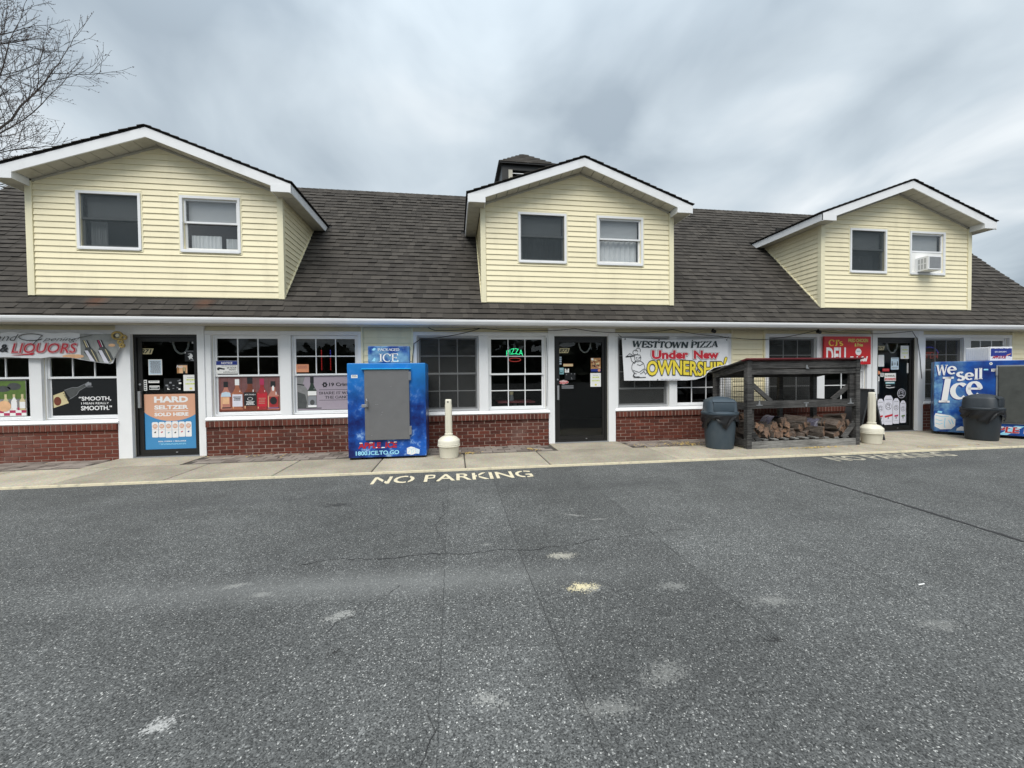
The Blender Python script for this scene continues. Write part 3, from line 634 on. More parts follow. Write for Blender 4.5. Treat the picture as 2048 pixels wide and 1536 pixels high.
# windows
def sash(w, x0, x1, z0, z1, y, grid, mat, gm='glass', st=.034, mun=.017):
    mb = MB(); d = .028
    mb.box(x0, x0+st, y, y+d, z0, z1, mat); mb.box(x1-st, x1, y, y+d, z0, z1, mat); mb.box(x0+st, x1-st, y, y+d, z0, z0+st, mat); mb.box(x0+st, x1-st, y, y+d, z1-st, z1, mat)
    gx0, gx1, gz0, gz1 = x0+st, x1-st, z0+st, z1-st
    nx, nz = grid or (1, 1)
    for i in range(1, nx): xx = gx0+(gx1-gx0)*i/nx; mb.box(xx-mun/2, xx+mun/2, y+.004, y+.022, gz0, gz1, mat)
    for j in range(1, nz):
        zz = gz0+(gz1-gz0)*j/nz
        for i in range(nx): mb.box(gx0+(gx1-gx0)*i/nx+(mun/2 if i else 0), gx0+(gx1-gx0)*(i+1)/nx-(mun/2 if i < nx-1 else 0), y+.003, y+.023, zz-mun/2, zz+mun/2, mat)
    mb.build('sash', w)
    for i in range(nx):
        for j in range(nz):
            p = MB(); p.box(gx0+(gx1-gx0)*i/nx, gx0+(gx1-gx0)*(i+1)/nx, y+.0125, y+.0145, gz0+(gz1-gz0)*j/nz, gz0+(gz1-gz0)*(j+1)/nz, gm)
            p.build('pane', w)
def frame(w, x0, x1, z0, z1, y0, y1, t, mat, name='frame'):
    mb = MB(); mb.box(x0, x0+t, y0, y1, z0, z1, mat); mb.box(x1-t, x1, y0, y1, z0, z1, mat); mb.box(x0+t, x1-t, y0, y1, z0, z0+t, mat); mb.box(x0+t, x1-t, y0, y1, z1-t, z1, mat); return mb.build(name, w)
for (a, b, zm, gu, gl_, scr) in WIN:
    w = part('window', store); mat = 'vinyl_white'
    frame(w, a+.002, b-.002, WZ0+.012, WZ1-.002, .035, .118, .026, mat)
    sash(w, a+.029, b-.029, zm-.018, WZ1-.029, .052, gu, mat)
    sash(w, a+.029, b-.029, WZ0+.040, zm+.018, .082, gl_, mat)
    if scr:
        frame(w, a+.006, b-.006, WZ0+.016, WZ1-.006, .0285, .0345, .03, 'grey_frame', 'screen_frame')
        mb = MB(); mb.add([(a+.036, .031, WZ0+.046), (b-.036, .031, WZ0+.046), (b-.036, .031, WZ1-.036), (a+.036, .031, WZ1-.036)], [(0, 1, 2, 3)], 'screen_dark'); mb.build('insect_screen', w)
    # backing wall closes the gap behind the frame
# doors
for (a, b, num) in DOORS:
    d = part('door', store); z1 = WZ1
    frame(d, a, b, -.01, z1, .03, .13, .048, 'bronze', 'door_frame')
    x0, x1 = a+.051, b-.051
    mb = MB(); y0, y1 = .048, .092; bz = .125
    mb.box(x0, x0+.07, y0, y1, .012, z1-.052, 'bronze'); mb.box(x1-.05, x1, y0, y1, .012, z1-.052, 'bronze'); mb.box(x0+.07, x1-.05, y0, y1, .012, bz, 'bronze'); mb.box(x0+.07, x1-.05, y0, y1, z1-.12, z1-.052, 'bronze')
    mb.build('door_leaf', d)
    mb = MB(); mb.box(x0+.07, x1-.05, .068, .074, bz, z1-.12, 'glass'); mb.build('pane', d)
    mb = MB(); mb.bev(x0+.012, x0+.052, y0-.045, y0-.002, .86, 1.15, .008, 'galv'); mb.build('handle', d)
    mb = MB(); mb.tube([(x0+.032, y0-.012, 1.27), (x0+.032, y0+.002, 1.27)], .018, 12, 'steel'); mb.build('lock_cylinder', d)
    mb = MB(); mb.bev((x0+x1)/2+.1, (x0+x1)/2+.13, y0-.012, y0-.001, .06, .075, .003, 'steel'); mb.build('door_latch', d)
    mb = MB(); mb.bev(a, b, -.05, .14, -.005, .011, .004, 'galv'); mb.build('threshold', d)

# soffit, fascia, gutter
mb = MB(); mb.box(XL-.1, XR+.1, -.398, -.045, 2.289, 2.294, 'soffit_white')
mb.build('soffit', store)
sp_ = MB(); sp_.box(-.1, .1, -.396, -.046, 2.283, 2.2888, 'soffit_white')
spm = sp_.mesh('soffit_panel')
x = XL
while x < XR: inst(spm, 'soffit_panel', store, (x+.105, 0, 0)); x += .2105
gt = MB()
prof = [(-.402, 2.368), (-.402, 2.288), (-.44, 2.286), (-.452, 2.296), (-.478, 2.334), (-.482, 2.358), (-.474, 2.366), (-.486, 2.372), (-.490, 2.364), (-.488, 2.334), (-.462, 2.292), (-.446, 2.279), (-.402, 2.281)]
gt.prism([(-.402, 2.290), (-.402, 2.282), (-.448, 2.280), (-.470, 2.298), (-.490, 2.336), (-.494, 2.366), (-.486, 2.374), (-.472, 2.366), (-.478, 2.338), (-.456, 2.296)], 'x', XL-.1, XR+.1, 'white_trim')
gt.box(XL-.1, XR+.1, -.400, -.385, 2.296, 2.352, 'white_trim'); gt.build('gutter', store)

# ------------------------------------------------------------------ main roof: deck and shingle courses
AL = atan(1.12); SL = Vector((0, cos(AL), sin(AL))); NR = Vector((0, -sin(AL), cos(AL)))
E0 = Vector((0, -.425, 2.79-1.12*.425)); SLEN = (2.94+.425)/cos(AL)
RX0, RX1 = -9.6, 14.6
DC = [-5.0, 2.52, 9.95]; DW = 1.975
def rp(x, s, n): return Vector((x, 0, 0))+E0+SL*s+NR*n
roof = MB()
s_dormer0 = (0.02+.425)/cos(AL); s_dormer1 = (1.62+.425)/cos(AL)
def deck(x0, x1, s0, s1):
    roof.add([rp(x0, s0, -.012), rp(x1, s0, -.012), rp(x1, s1, -.012), rp(x0, s1, -.012), rp(x0, s0, -.05), rp(x1, s0, -.05), rp(x1, s1, -.05), rp(x0, s1, -.05)],
             [(0, 1, 2, 3), (7, 6, 5, 4), (0, 4, 5, 1), (1, 5, 6, 2), (3, 2, 6, 7), (0, 3, 7, 4)], 'shingle_edge')
deck(RX0, RX1, 0, s_dormer0); deck(RX0, RX1, s_dormer1, SLEN)
xs = [RX0]+[v for c in DC for v in (c-DW, c+DW)]+[RX1]
for i in range(0, len(xs), 2): deck(xs[i], xs[i+1], s_dormer0, s_dormer1)
zr = E0.z+SL.z*SLEN
roof.add([(RX0, 2.94, zr-.01), (RX1, 2.94, zr-.01), (RX1, 6.35, 2.3), (RX0, 6.35, 2.3)], [(0, 1, 2, 3)], 'shingle_edge')
roof = roof.build('roof', store)
tabs = []; EXPO = .143; nrow = int(SLEN/EXPO)+1
rr = random.Random(3)
for r in range(nrow):
    s0 = r*EXPO; s1 = min(s0+EXPO+.02, SLEN); ymid = E0.y+SL.y*(s0+.07); zmid = E0.z+SL.z*(s0+.07)
    blocked = [(c-DW, c+DW) for c in DC] if (ymid > -.0 and zmid < 4.66) else []
    if 4.66 <= zmid < 5.5: # under the dormer gables
        h = (5.55-zmid)/.36; blocked = [(c-h, c+h) for c in DC]
    x = RX0+rr.uniform(0, .15); edges = sorted([v for bl in blocked for v in bl]); segs = []; cur = RX0
    for a, b in blocked: segs.append((cur, a)); cur = b
    segs.append((cur, RX1))
    for a, b in segs:
        x = a
        while x < b-.01:
            w = rr.choice((.10, .12, .14, .16, .18, .22)); xe = min(x+w, b)
            if b-xe < .06: xe = b
            th = rr.choice((.008, .010, .015, .018)); tabs.append((x, xe, s0, s1, th, rr.betavariate(1.6, 2.0)*.9+.05)); x = xe
def tabgeo(mb, x0, x1, s0, s1, th, tint, org=Vector((0, 0, 0))):
    g = .0012; P = [rp(x0+g, s0, -.011), rp(x1-g, s0, -.011), rp(x1-g, s1, -.011), rp(x0+g, s1, -.011), rp(x0+g, s0, th), rp(x1-g, s0, th), rp(x1-g, s1, -.006), rp(x0+g, s1, -.006)]
    mb.add([p-org for p in P], [(4, 5, 6, 7), (0, 4, 7, 3), (1, 2, 6, 5)], 'shingle', tint); mb.add([P[i]-org for i in (0, 1, 5, 4)], [(0, 1, 2, 3)], 'shingle_edge', .01)
def tkey(t):
    x = (t[0]+t[1])/2; p = rp(x, t[2], 0)
    if x < -6.9 or x > 12.6: return 1e3
    return (p-CAM).length/sqrt(t[1]-t[0])
tabs.sort(key=tkey); field = MB()
for i, t_ in enumerate(tabs):
    if i < 300:
        mb = MB(); c = rp((t_[0]+t_[1])/2, t_[2], 0); tabgeo(mb, *t_, org=c); o = mb.build('shingle', roof); o.location = c
    else: tabgeo(field, *t_)
field.build('shingle_field', roof, kind='stuff')
mb = MB(); x = RX0
while x < RX1:
    x2 = min(x+.14, RX1); tt = rr.betavariate(2, 2)
    P = [(x, 2.80, zr-.145), (x2, 2.80, zr-.150), (x2, 2.94, zr+.012), (x, 2.94, zr+.018), (x2, 3.08, zr-.15), (x, 3.08, zr-.145)]
    mb.add(P, [(0, 1, 2, 3), (3, 2, 4, 5)], 'shingle', tt); x = x2
mb.build('ridge_cap', roof, kind='stuff')
for x in (RX0-.02, RX1-.02): 
    mb = MB(); mb.beam(rp(x+.02, 0, -.08), rp(x+.02, SLEN, -.08), .025, .15, 'white_trim', updir=NR); mb.build('rake_board', roof)

# ------------------------------------------------------------------ dormers
def dormer(c, wins):
    d = part('dormer', store); SLP = .36; zb, ze, zp = 2.80, 4.665, 5.378; hw = 1.885
    # backing gable wall around the two windows, cheeks, dark room
    holes = [(a+.045, b-.045) for a, b in wins]; WB, WT = 3.575+.045, 4.545-.045
    mb = MB(); xs = [c-1.97]+[v for h in holes for v in h]+[c+1.97]
    for i in range(0, len(xs), 2): mb.box(xs[i], xs[i+1], .002, .07, WB, WT, 'cream_vinyl')
    mb.box(c-1.97, c+1.97, .002, .07, 2.62, WB-.0005, 'cream_vinyl')
    mb.prism([(c-1.97, WT+.0005), (c+1.97, WT+.0005), (c+1.97, ze), (c, zp+.04), (c-1.97, ze)], 'y', .002, .07, 'cream_vinyl')
    mb.build('gable_wall', d)
    for s in (-1, 1):
        x = c+s*1.965; mb = MB(); mb.prism([(.0705, 2.75), (1.72, 4.68), (.0705, 4.68)], 'x', min(x, x-s*.05), max(x, x-s*.05), 'cream_vinyl'); mb.build('cheek_wall', d)
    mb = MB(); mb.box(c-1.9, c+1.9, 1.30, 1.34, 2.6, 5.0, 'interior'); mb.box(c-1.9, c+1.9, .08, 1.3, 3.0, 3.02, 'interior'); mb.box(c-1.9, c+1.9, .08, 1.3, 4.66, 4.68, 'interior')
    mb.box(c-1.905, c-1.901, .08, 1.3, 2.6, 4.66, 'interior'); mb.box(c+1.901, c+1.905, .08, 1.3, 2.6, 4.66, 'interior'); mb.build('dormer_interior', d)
    # courses of siding on the front, cut around the windows
    pitch = .1014; z = zb; rows = []
    while z < zp-.02: rows.append((z, min(z+pitch, zp-.005))); z += pitch
    lim = lambda zz: hw if zz <= ze-.02 else max(0.02, (zp-zz)/SLP-.03)
    for (z0, z1) in rows:
        segs = [(c-lim(z0), c+lim(z0), z0, z1)]
        for (a, b) in wins:
            out = []
            for (p, q, u, v) in segs:
                if v <= 3.545 or u >= 4.575 or q <= a or p >= b: out.append((p, q, u, v)); continue
                out += [(p, a-.012, u, v), (b+.012, q, u, v)]
                if u < 3.545: out.append((a-.012, b+.012, u, 3.545))
                if v > 4.575: out.append((a-.012, b+.012, 4.575, v))
            segs = out
        for (p, q, u, v) in segs:
            if q-p < .03 or v-u < .012: continue
            full = abs(p-(c-lim(z0))) < 1e-6, abs(q-(c+lim(z0))) < 1e-6
            jz = rr.uniform(-.0012, .0012) if v-u > .09 and u > zb+.01 else 0
            if q-p > 2.2 and rr.random() < .2:      # lap joint between two lengths of siding
                mx_ = p+(q-p)*rr.uniform(.25, .75)
                plank(p, mx_+.012, u+jz, v, 0., xa=c-lim(v) if full[0] else None, par=d); plank(mx_, q, u+jz-.0006, v, -.0022, xb=c+lim(v) if full[1] else None, par=d)
            else: plank(p, q, u+jz, v, 0., xa=c-lim(v) if full[0] else None, xb=c+lim(v) if full[1] else None, par=d)
    # cheeks: courses run back until they meet the roof
    for s in (-1, 1):
        X = c+s*1.966
        for (z0, z1) in rows:
            if z0 > 4.62: break
            y0, y1 = (z0-2.79)/1.12+.015, min(z1, 4.67)
            yb, yt = max(.03, y0), max(.03, (y1-2.79)/1.12+.015)
            if yb < .06: yb = .06
            P = [(X+s*.016, .03, z0), (X+s*.016, yb, z0), (X+s*.003, yt, y1), (X+s*.003, .03, y1), (X, .03, z0+.002), (X, yb, z0+.002)]
            mb = MB(); mb.add(P, [(0, 1, 2, 3), (0, 4, 5, 1), (1, 5, 2), (4, 0, 3)], 'cream_vinyl'); mb.build('siding_plank', d)
        mb = MB(); mb.beam((X+s*.012, -.0, 2.80), (X+s*.012, 1.66, 4.655), .03, .03, 'cream_trim', updir=NR); mb.build('cheek_flashing', d)
        mb = MB(); xx = c+s*1.94; mb.bev(xx-.05, xx+.05, -.028, .06, 2.775, 4.66, .004, 'cream_trim'); mb.build('corner_post', d)
    mb = MB(); mb.box(c-1.89, c+1.89, -.02, .0, 2.786, 2.799, 'cream_trim'); mb.build('starter_strip', d)
    # roof: two slopes with shingle courses, rake fascia, soffits, eave returns
    yf, yb = -.30, 2.62; hx = 2.235; zt = 5.548
    for s in (-1, 1):
        P = lambda u, y, n=0: (c+s*u, y, zt-SLP*u+n)
        mb = MB()
        mb.add([P(0, yf), P(hx, yf), P(hx, yb), P(0, yb), P(0, yf, -.03), P(hx, yf, -.03), P(hx, yb, -.03), P(0, yb, -.03)], [(0, 1, 2, 3), (7, 6, 5, 4), (0, 4, 5, 1), (1, 5, 6, 2)], 'shingle_edge')
        mb.build('roof_slope', d)
        mb = MB(); u = hx+.03; k = 0
        while u > 0:
            u2 = max(u-.135, 0); y = yf-.025+rr.uniform(-.006, .006)
            mb.add([P(u, y, .004), P(u, y, .020), P(u2, y, .005), P(u2, y, .001), P(u, yb, .004), P(u, yb, .020), P(u2, yb, .005), P(u2, yb, .001)],
                   [(0, 1, 2, 3), (1, 5, 6, 2), (0, 4, 5, 1)], 'shingle', rr.uniform(.15, .6)); u = u2
        mb.build('shingle_course', d, kind='stuff')
        # rake fascia
        mb = MB(); F = .158
        mb.add([P(0, yf, -.031), P(hx, yf, -.031), P(hx, yf, -.031-F), P(0, yf, -.031-F), P(0, yf+.02, -.031), P(hx, yf+.02, -.031), P(hx, yf+.02, -.031-F), P(0, yf+.02, -.031-F)],
               [(0, 1, 2, 3), (4, 7, 6, 5), (0, 4, 5, 1), (3, 2, 6, 7), (1, 5, 6, 2)], 'white_trim'); mb.build('rake_fascia', d)
        # raked soffit in panels
        n = 9
        for i in range(n):
            u0, u1 = 1.90*i/n+.005, 1.90*(i+1)/n-.006; mb = MB(); h = -.175
            mb.add([P(u0, yf+.022, h), P(u1, yf+.022, h), P(u1, .0, h), P(u0, .0, h), P(u0, yf+.022, h+.01), P(u1, yf+.022, h+.01), P(u1, .0, h+.01), P(u0, .0, h+.01)],
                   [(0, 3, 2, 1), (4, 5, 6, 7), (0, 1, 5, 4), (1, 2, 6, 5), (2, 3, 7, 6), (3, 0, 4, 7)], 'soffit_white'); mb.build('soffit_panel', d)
        mb = MB(); mb.beam(P(.0, -.012, -.20), P(1.885, -.012, -.20), .022, .03, 'soffit_white'); mb.build('frieze_trim', d)
        # return at the eave and the level eave soffit along the cheek
        zlow = 4.570; xo, xi = c+s*hx, c+s*1.91
        poly = [(xo, zt-SLP*hx-.032), (xo, zlow), (xi, zlow), (xi, zt-SLP*1.91-.165)]
        mb = MB(); mb.prism(poly, 'y', yf-.004, yf+.018, 'white_trim'); mb.build('eave_return', d)
        mb = MB(); xs_ = sorted((xi, xi+s*.012)); mb.box(xs_[0], xs_[1], yf+.018, -.029, zlow, zt-SLP*1.91-.160, 'white_trim'); mb.build('eave_return', d)
        xs_ = sorted((xo, xo-s*.018)); mb = MB(); mb.prism([(yf+.019, zlow), (1.64, zlow), (1.78, zt-SLP*hx-.032), (yf+.019, zt-SLP*hx-.032)], 'x', xs_[0], xs_[1], 'white_trim'); mb.build('eave_fascia', d)
        y = yf+.02
        while y < 1.62:
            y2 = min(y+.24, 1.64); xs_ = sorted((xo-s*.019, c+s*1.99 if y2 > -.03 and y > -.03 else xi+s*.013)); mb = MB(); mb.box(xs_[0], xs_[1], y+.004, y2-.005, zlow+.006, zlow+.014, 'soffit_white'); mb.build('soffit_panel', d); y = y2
    return d
def dwindow(a, b, dark, meet=4.10, raised=False):
    w = part('window', store); z0, z1 = 3.575, 4.545; fm = 'white_trim'
    frame(w, a, b, z0, z1, -.026, .07, .042, fm)
    frame(w, a-.026, b+.026, z0-.028, z1+.028, -.016, .0015, .024, 'cream_trim', 'j_channel')
    mb = MB(); mb.box(a+.02, b-.02, -.034, -.0265, z0-.01, z0+.02, fm); mb.build('sill_nose', w)
    sm = 'dark_sash' if dark else 'white_trim'
    sash(w, a+.044, b-.044, meet-.02, z1-.044, .012, None, sm, 'glass_up', .032)
    if not raised: sash(w, a+.044, b-.044, z0+.044, meet+.02, .042, None, sm, 'glass_up', .036)
    mb = MB(); zb = meet-.02 if dark or raised else meet+.02
    n = int((z1-.06-zb)/.026)
    for i in range(n):
        z = z1-.06-.026*i; mb.add([(a+.08, .088, z), (b-.08, .088, z), (b-.08, .098, z-.025), (a+.08, .098, z-.025)], [(0, 1, 2, 3)], 'blind')
    mb.build('blind', w, kind='stuff')
    if dark:
        mb = MB(); q = ((a+.06, b-.045), )[0]; mb.add([(q[0], -.001, z0+.044), (q[1], -.001, z0+.044), (q[1], -.001, z1-.044), (q[0], -.001, z1-.044)], [(0, 1, 2, 3)], 'screen_up'); mb.build('insect_screen', w)
    return w
DWIN = [((-6.255, -5.29), (-4.685, -3.72)), ((1.268, 2.232), (2.862, 3.842)), ((8.695, 9.645), (10.255, 11.21))]
for c, ws in zip(DC, DWIN):
    dormer(c, ws); dwindow(*ws[0], True); dwindow(*ws[1], False, raised=(c > 9))
def curtain(a, b, z0, z1, mat='blind'):
    mb = MB(); n = 24
    P = [(a+(b-a)*i/n, .115+.012*sin(i*1.9)) for i in range(n+1)]
    mb.add([(x, y, z0) for x, y in P]+[(x, y, z1) for x, y in P], [(i, i+1, n+2+i, n+1+i) for i in range(n)], mat); mb.build('curtain', store)
curtain(2.95, 3.76, 3.62, 4.09); curtain(-4.58, -4.1, 3.62, 3.9); curtain(-4.02, -3.82, 3.62, 3.86); curtain(-6.15, -5.9, 3.62, 4.08); curtain(8.85, 9.45, 3.62, 3.98, 'interior_grey'); curtain(1.35, 2.15, 3.62, 4.09, 'interior_grey')

# cupola on the ridge
cu = part('cupola', store); cx, cy = 1.90, 2.93; hb = .66
mb = MB()
def cwall(x0, x1, y0, y1, z0, z1): mb.box(x0, x1, y0, y1, z0, z1, 'bronze')
cwall(cx-hb, cx-hb+.16, cy-hb, cy-hb+.05, 5.2, 6.68); cwall(cx+hb-.16, cx+hb, cy-hb, cy-hb+.05, 5.2, 6.68); cwall(cx-hb+.16, cx+hb-.16, cy-hb, cy-hb+.05, 5.2, 6.08); cwall(cx-hb+.16, cx+hb-.16, cy-hb, cy-hb+.05, 6.52, 6.68)
cwall(cx-hb, cx-hb+.05, cy-hb+.05, cy+hb, 5.2, 6.68); cwall(cx+hb-.05, cx+hb, cy-hb+.05, cy+hb, 5.2, 6.68); cwall(cx-hb+.05, cx+hb-.05, cy+hb-.05, cy+hb, 5.2, 6.68); cwall(cx-hb+.05, cx+hb-.05, cy-.2, cy-.15, 5.9, 6.68)
mb.build('cupola_wall', cu)
for s in (-1, 1):
    mb = MB(); xx = cx+s*(hb-.215); mb.box(xx-.05, xx+.05, cy-hb-.01, cy-hb+.07, 6.08, 6.52, 'soffit_white'); mb.build('louver_post', cu)
for k in range(4):
    mb = MB(); z = 6.14+.1*k; mb.add([(cx-.40, cy-hb+.02, z), (cx+.40, cy-hb+.02, z), (cx+.40, cy-hb+.10, z+.05), (cx-.40, cy-hb+.10, z+.05), (cx-.40, cy-hb+.02, z+.018), (cx+.40, cy-hb+.02, z+.018)], [(0, 1, 2, 3), (0, 1, 5, 4)], 'white_trim'); mb.build('louver', cu)
mb = MB(); he = .735; zc0, zc1 = 6.68, 7.29; K = 6
for side in range(4):
    M = Matrix.Rotation(side*pi/2, 3, 'Z')
    for k in range(K):
        f0, f1 = 1-k/K, 1-(k+1)/K; z0, z1 = zc0+(zc1-zc0)*k/K, zc0+(zc1-zc0)*(k+1)/K; n = max(1, 7-k)
        for i in range(n):
            u0, u1 = -1+2*i/n, -1+2*(i+1)/n
            P = [(u0*he*f0, -he*f0-.012, z0), (u1*he*f0, -he*f0-.012, z0), (u1*he*f0, -he*f0-.012, z0+.022), (u0*he*f0, -he*f0-.012, z0+.022), (u1*he*f1, -he*f1, z1+.006), (u0*he*f1, -he*f1, z1+.006)]
            mb.add([M @ Vector(p)+Vector((cx, cy, 0)) for p in P], [(0, 1, 2, 3), (3, 2, 4, 5)], 'shingle', rr.uniform(.1, .8))
mb.box(cx-he, cx+he, cy-he, cy+he, zc0-.03, zc0-.001, 'bronze'); mb.build('cupola_roof', cu)

# air conditioner in the right dormer window
ac = root('window_air_conditioner', 'small white window air conditioner in the right dormer window', 'air conditioner', (10.62, 0, 3.62))
mb = MB(); w2 = .18; dp = .235
mb.bev(-w2, w2, -dp, .12, 0, .315, .010, 'white_trim'); mb.build('casing', ac)
frame(ac, -w2+.008, w2-.008, .010, .305, -dp-.010, -dp+.002, .020, 'white_trim', 'grille_frame')
mb = MB(); mb.box(-w2+.029, w2-.029, -dp-.004, -dp-.001, .031, .284, 'galv')
for i in range(15): z = .036+.0165*i; mb.box(-w2+.030, w2-.030, -dp-.009, -dp-.0045, z, z+.006, 'grey_frame')
mb.build('grille', ac)
for k in range(3):
    for j in range(2):
        mb = MB(); y = -dp+.035+.06*k; mb.box(-w2-.004, -w2-.0005, y, y+.036, .04+.125*j, .145+.125*j, 'grey_frame'); mb.build('side_vent', ac)
mb = MB(); mb.box(-.318, -w2-.003, .02, .05, 0, .48, 'paper_white'); mb.build('side_panel', ac)
mb = MB(); mb.box(w2+.003, .545, .02, .05, 0, .48, 'paper_white'); mb.build('side_panel', ac)
mb = MB(); mb.box(-w2, w2, .02, .05, .317, .48, 'paper_white'); mb.build('top_panel', ac)

# ------------------------------------------------------------------ unseen woods added behind the viewer to darken the reflections in the glass
wd = MB(); rw = random.Random(11)
for i in range(1500):
    x = rw.uniform(-120, 120); y = -62-rw.uniform(0, 14); h = 8.5+2.5*sin(x*.09)+1.5*sin(x*.31+1); z = rw.uniform(-.3, 1)**1.0*h
    z = max(z, 0); r = rw.uniform(.8, 2.2); a = Vector((rw.uniform(-1, 1), rw.uniform(-.4, .4), rw.uniform(-1, 1))).normalized()*r; b = Vector((rw.uniform(-1, 1), rw.uniform(-.4, .4), rw.uniform(-1, 1))).normalized()*r
    p = Vector((x, y, z)); wd.add([p-a, p+b, p+a, p-b], [(0, 1, 2, 3)], 'woods')
wd.box(-130, 130, -80, -77, -.3, 6.5, 'woods')
wd.build('reflection_woods', kind='stuff', label='unseen wood added behind the viewer for dark window reflections')

# ------------------------------------------------------------------ bare budding tree behind the left end of the store
tree = root('bare_tree', 'tall bare budding tree rising behind the left gable', 'tree', (-22.1, 9.8, 0))
rt_ = random.Random(21); trunk_mb = MB(); limb_mb = MB(); twig_mb = MB(); bud_mb = MB()
def rdir(d, ang):
    a = d.cross(Vector((rt_.uniform(-1, 1), rt_.uniform(-1, 1), rt_.uniform(-1, 1)))).normalized()
    return (Matrix.Rotation(ang, 3, a) @ d).normalized()
def grow(p, d, ln, r, lev):
    n = 5 if lev < 3 else 4; pts = [p]; q = p; dd = d
    for i in range(n):
        bend = .10 if lev < 2 else .17
        dd = (dd+Vector((rt_.uniform(-1, 1)*bend, rt_.uniform(-1, 1)*bend, rt_.uniform(-.5, 1)*bend*(.9 if lev < 3 else .35)))).normalized()
        q = q+dd*ln/n; pts.append(q)
    mb = trunk_mb if lev == 0 else limb_mb if lev <= 2 else twig_mb
    mb.tube(pts, r, 7 if lev < 2 else 4 if lev < 3 else 3, 'twig', r*(.5 if lev < 4 else .6))
    if lev >= 5:
        for k in range(3):
            b = pts[2+k] if 2+k < len(pts) else pts[-1]; s = rt_.uniform(.018, .038); v = rdir(dd, .8)*s*1.6; w = Vector((rt_.uniform(-1, 1), rt_.uniform(-1, 1), rt_.uniform(-1, 1))).normalized()*s*.6
            bud_mb.add([b-w, b+v*.5, b+w, b+v*1.2], [(0, 1, 3), (1, 2, 3), (0, 3, 2)], 'bud')
        return
    kids = {0: 15, 1: 7, 2: 6, 3: 4, 4: 3}[lev]
    for k in range(kids):
        t = (k+.7)/kids; t = .40+.60*t if lev == 0 else .15+.85*t; i = min(int(t*n), n-1); b = pts[i].lerp(pts[i+1], t*n-i)
        ang = rt_.uniform(.75, 1.25) if lev == 0 else rt_.uniform(.45, .95)
        nd = rdir((pts[i+1]-pts[i]).normalized(), ang)
        if lev == 0: nd = Vector((cos(k*1.9+.2), sin(k*1.9+.2), .12+.55*t)).normalized()
        if lev >= 1: nd = (nd+Vector((0, 0, .12))).normalized()
        L = {0: rt_.uniform(6.6, 7.8)*(1.16-.80*t), 1: ln*rt_.uniform(.42, .6), 2: ln*rt_.uniform(.42, .6), 3: ln*rt_.uniform(.4, .58), 4: ln*rt_.uniform(.4, .6)}[lev]
        grow(b, nd, L, max(.0065, r*{0: .30, 1: .45, 2: .45, 3: .5, 4: .6}[lev]), lev+1)
    if lev: grow(pts[-1], dd, ln*.5, max(.0065, r*.5), lev+1)
grow(Vector((0, 0, -.2)), Vector((0.06, -.03, 1)).normalized(), 18.5, .24, 0)
trunk_mb.build('trunk', tree, True); limb_mb.build('branches', tree, True); twig_mb.build('crown', tree, kind='stuff'); bud_mb.build('buds', tree, kind='stuff')

# ------------------------------------------------------------------ upright ice merchandiser
ice = root('ice_merchandiser', 'upright blue packaged ice freezer with plain grey steel door', 'ice freezer', (-1.105, -.58, 0))
X = lambda v: v+1.105
mb = MB(); mb.bev(-.625, .625, -.37, .37, .035, 1.585, .012, 'ice_blue'); mb.build('cabinet', ice)
for sx_ in (-.52, .52):
    mb = MB(); mb.box(sx_-.09, sx_+.09, -.33, .33, 0, .036, 'black_plastic'); mb.build('skid', ice)
mb = MB(); mb.bev(X(-1.455), X(-.745), -.41, -.372, .325, 1.475, .008, 'door_grey'); idoor = mb.build('door', ice)
mb = MB(); mb.prism([(-.372, 1.50), (-.43, 1.492), (-.43, 1.484), (-.372, 1.484)], 'x', X(-1.50), X(-.715), 'cyan_metal'); mb.build('drip_rail', ice)
pr = Print(lambda u, v, l: (X(u), -.4105-.0009*l, v))
for (u, v, du, dv) in ((-1.29, .905, .05, .010), (-1.19, .775, .022, .012), (-1.20, .735, .016, .008), (-1.36, .40, .02, .008), (-1.05, 1.2, .03, .004)): pr.poly([(u, v), (u+du, v+dv*.3), (u+du*.9, v+dv), (u+.1*du, v+dv*.7)], 'steel', 0)
pr.mb.build('scuffs', idoor, kind='stuff')
for z in (1.37, .47):
    mb = MB(); mb.bev(X(-.742), X(-.715), -.405, -.372, z-.07, z+.07, .004, 'steel'); mb.tube([(X(-.742), -.412, z-.07), (X(-.742), -.412, z+.07)], .010, 8, 'steel'); mb.build('hinge', ice)
mb = MB(); mb.bev(X(-1.50), X(-1.40), -.425, -.411, .865, .915, .004, 'galv'); mb.tube([(X(-1.425), -.42, .87), (X(-1.405), -.465, .885), (X(-1.405), -.47, .97), (X(-1.425), -.42, 1.0)], .011, 8, 'steel'); mb.build('handle', idoor)
pr = Print(lambda u, v, l: (X(u), -.3705-.0009*l, v))
pr.rect(-1.665, 1.345, -1.565, 1.395, 'paper_white'); pr.lines(-1.655, 1.355, -1.575, 1.388, 2, 'ink_grey', 2)
pr.build('label', ice)
pr = Print(lambda u, v, l: (X(u), -.3705-.0009*l, v))
pr.text('APPLE  ICE', (-1.575, .185, -.955, .285), 'apple_red', 2, .1, .04, out=[(.03, 'ink_navy')])
for (u, w, z) in ((-1.555, .05, .268), (-1.40, .06, .270), (-1.30, .03, .188), (-1.21, .06, .185), (-1.10, .03, .27), (-1.01, .05, .27)): pr.poly([(u, z), (u+w, z+.003), (u+w*.9, z+.016), (u+.006, z+.018)], 'ink_white', 4)
pr.text('1800.ICE.TO.GO', (-1.615, .075, -.925, .145), 'pale_cyan', 2, 0, .035, out=[(.02, 'ink_navy')])
pr.build('lettering', ice)
pr = Print(lambda u, v, l: (X(u), -.3705-.0009*l, v))
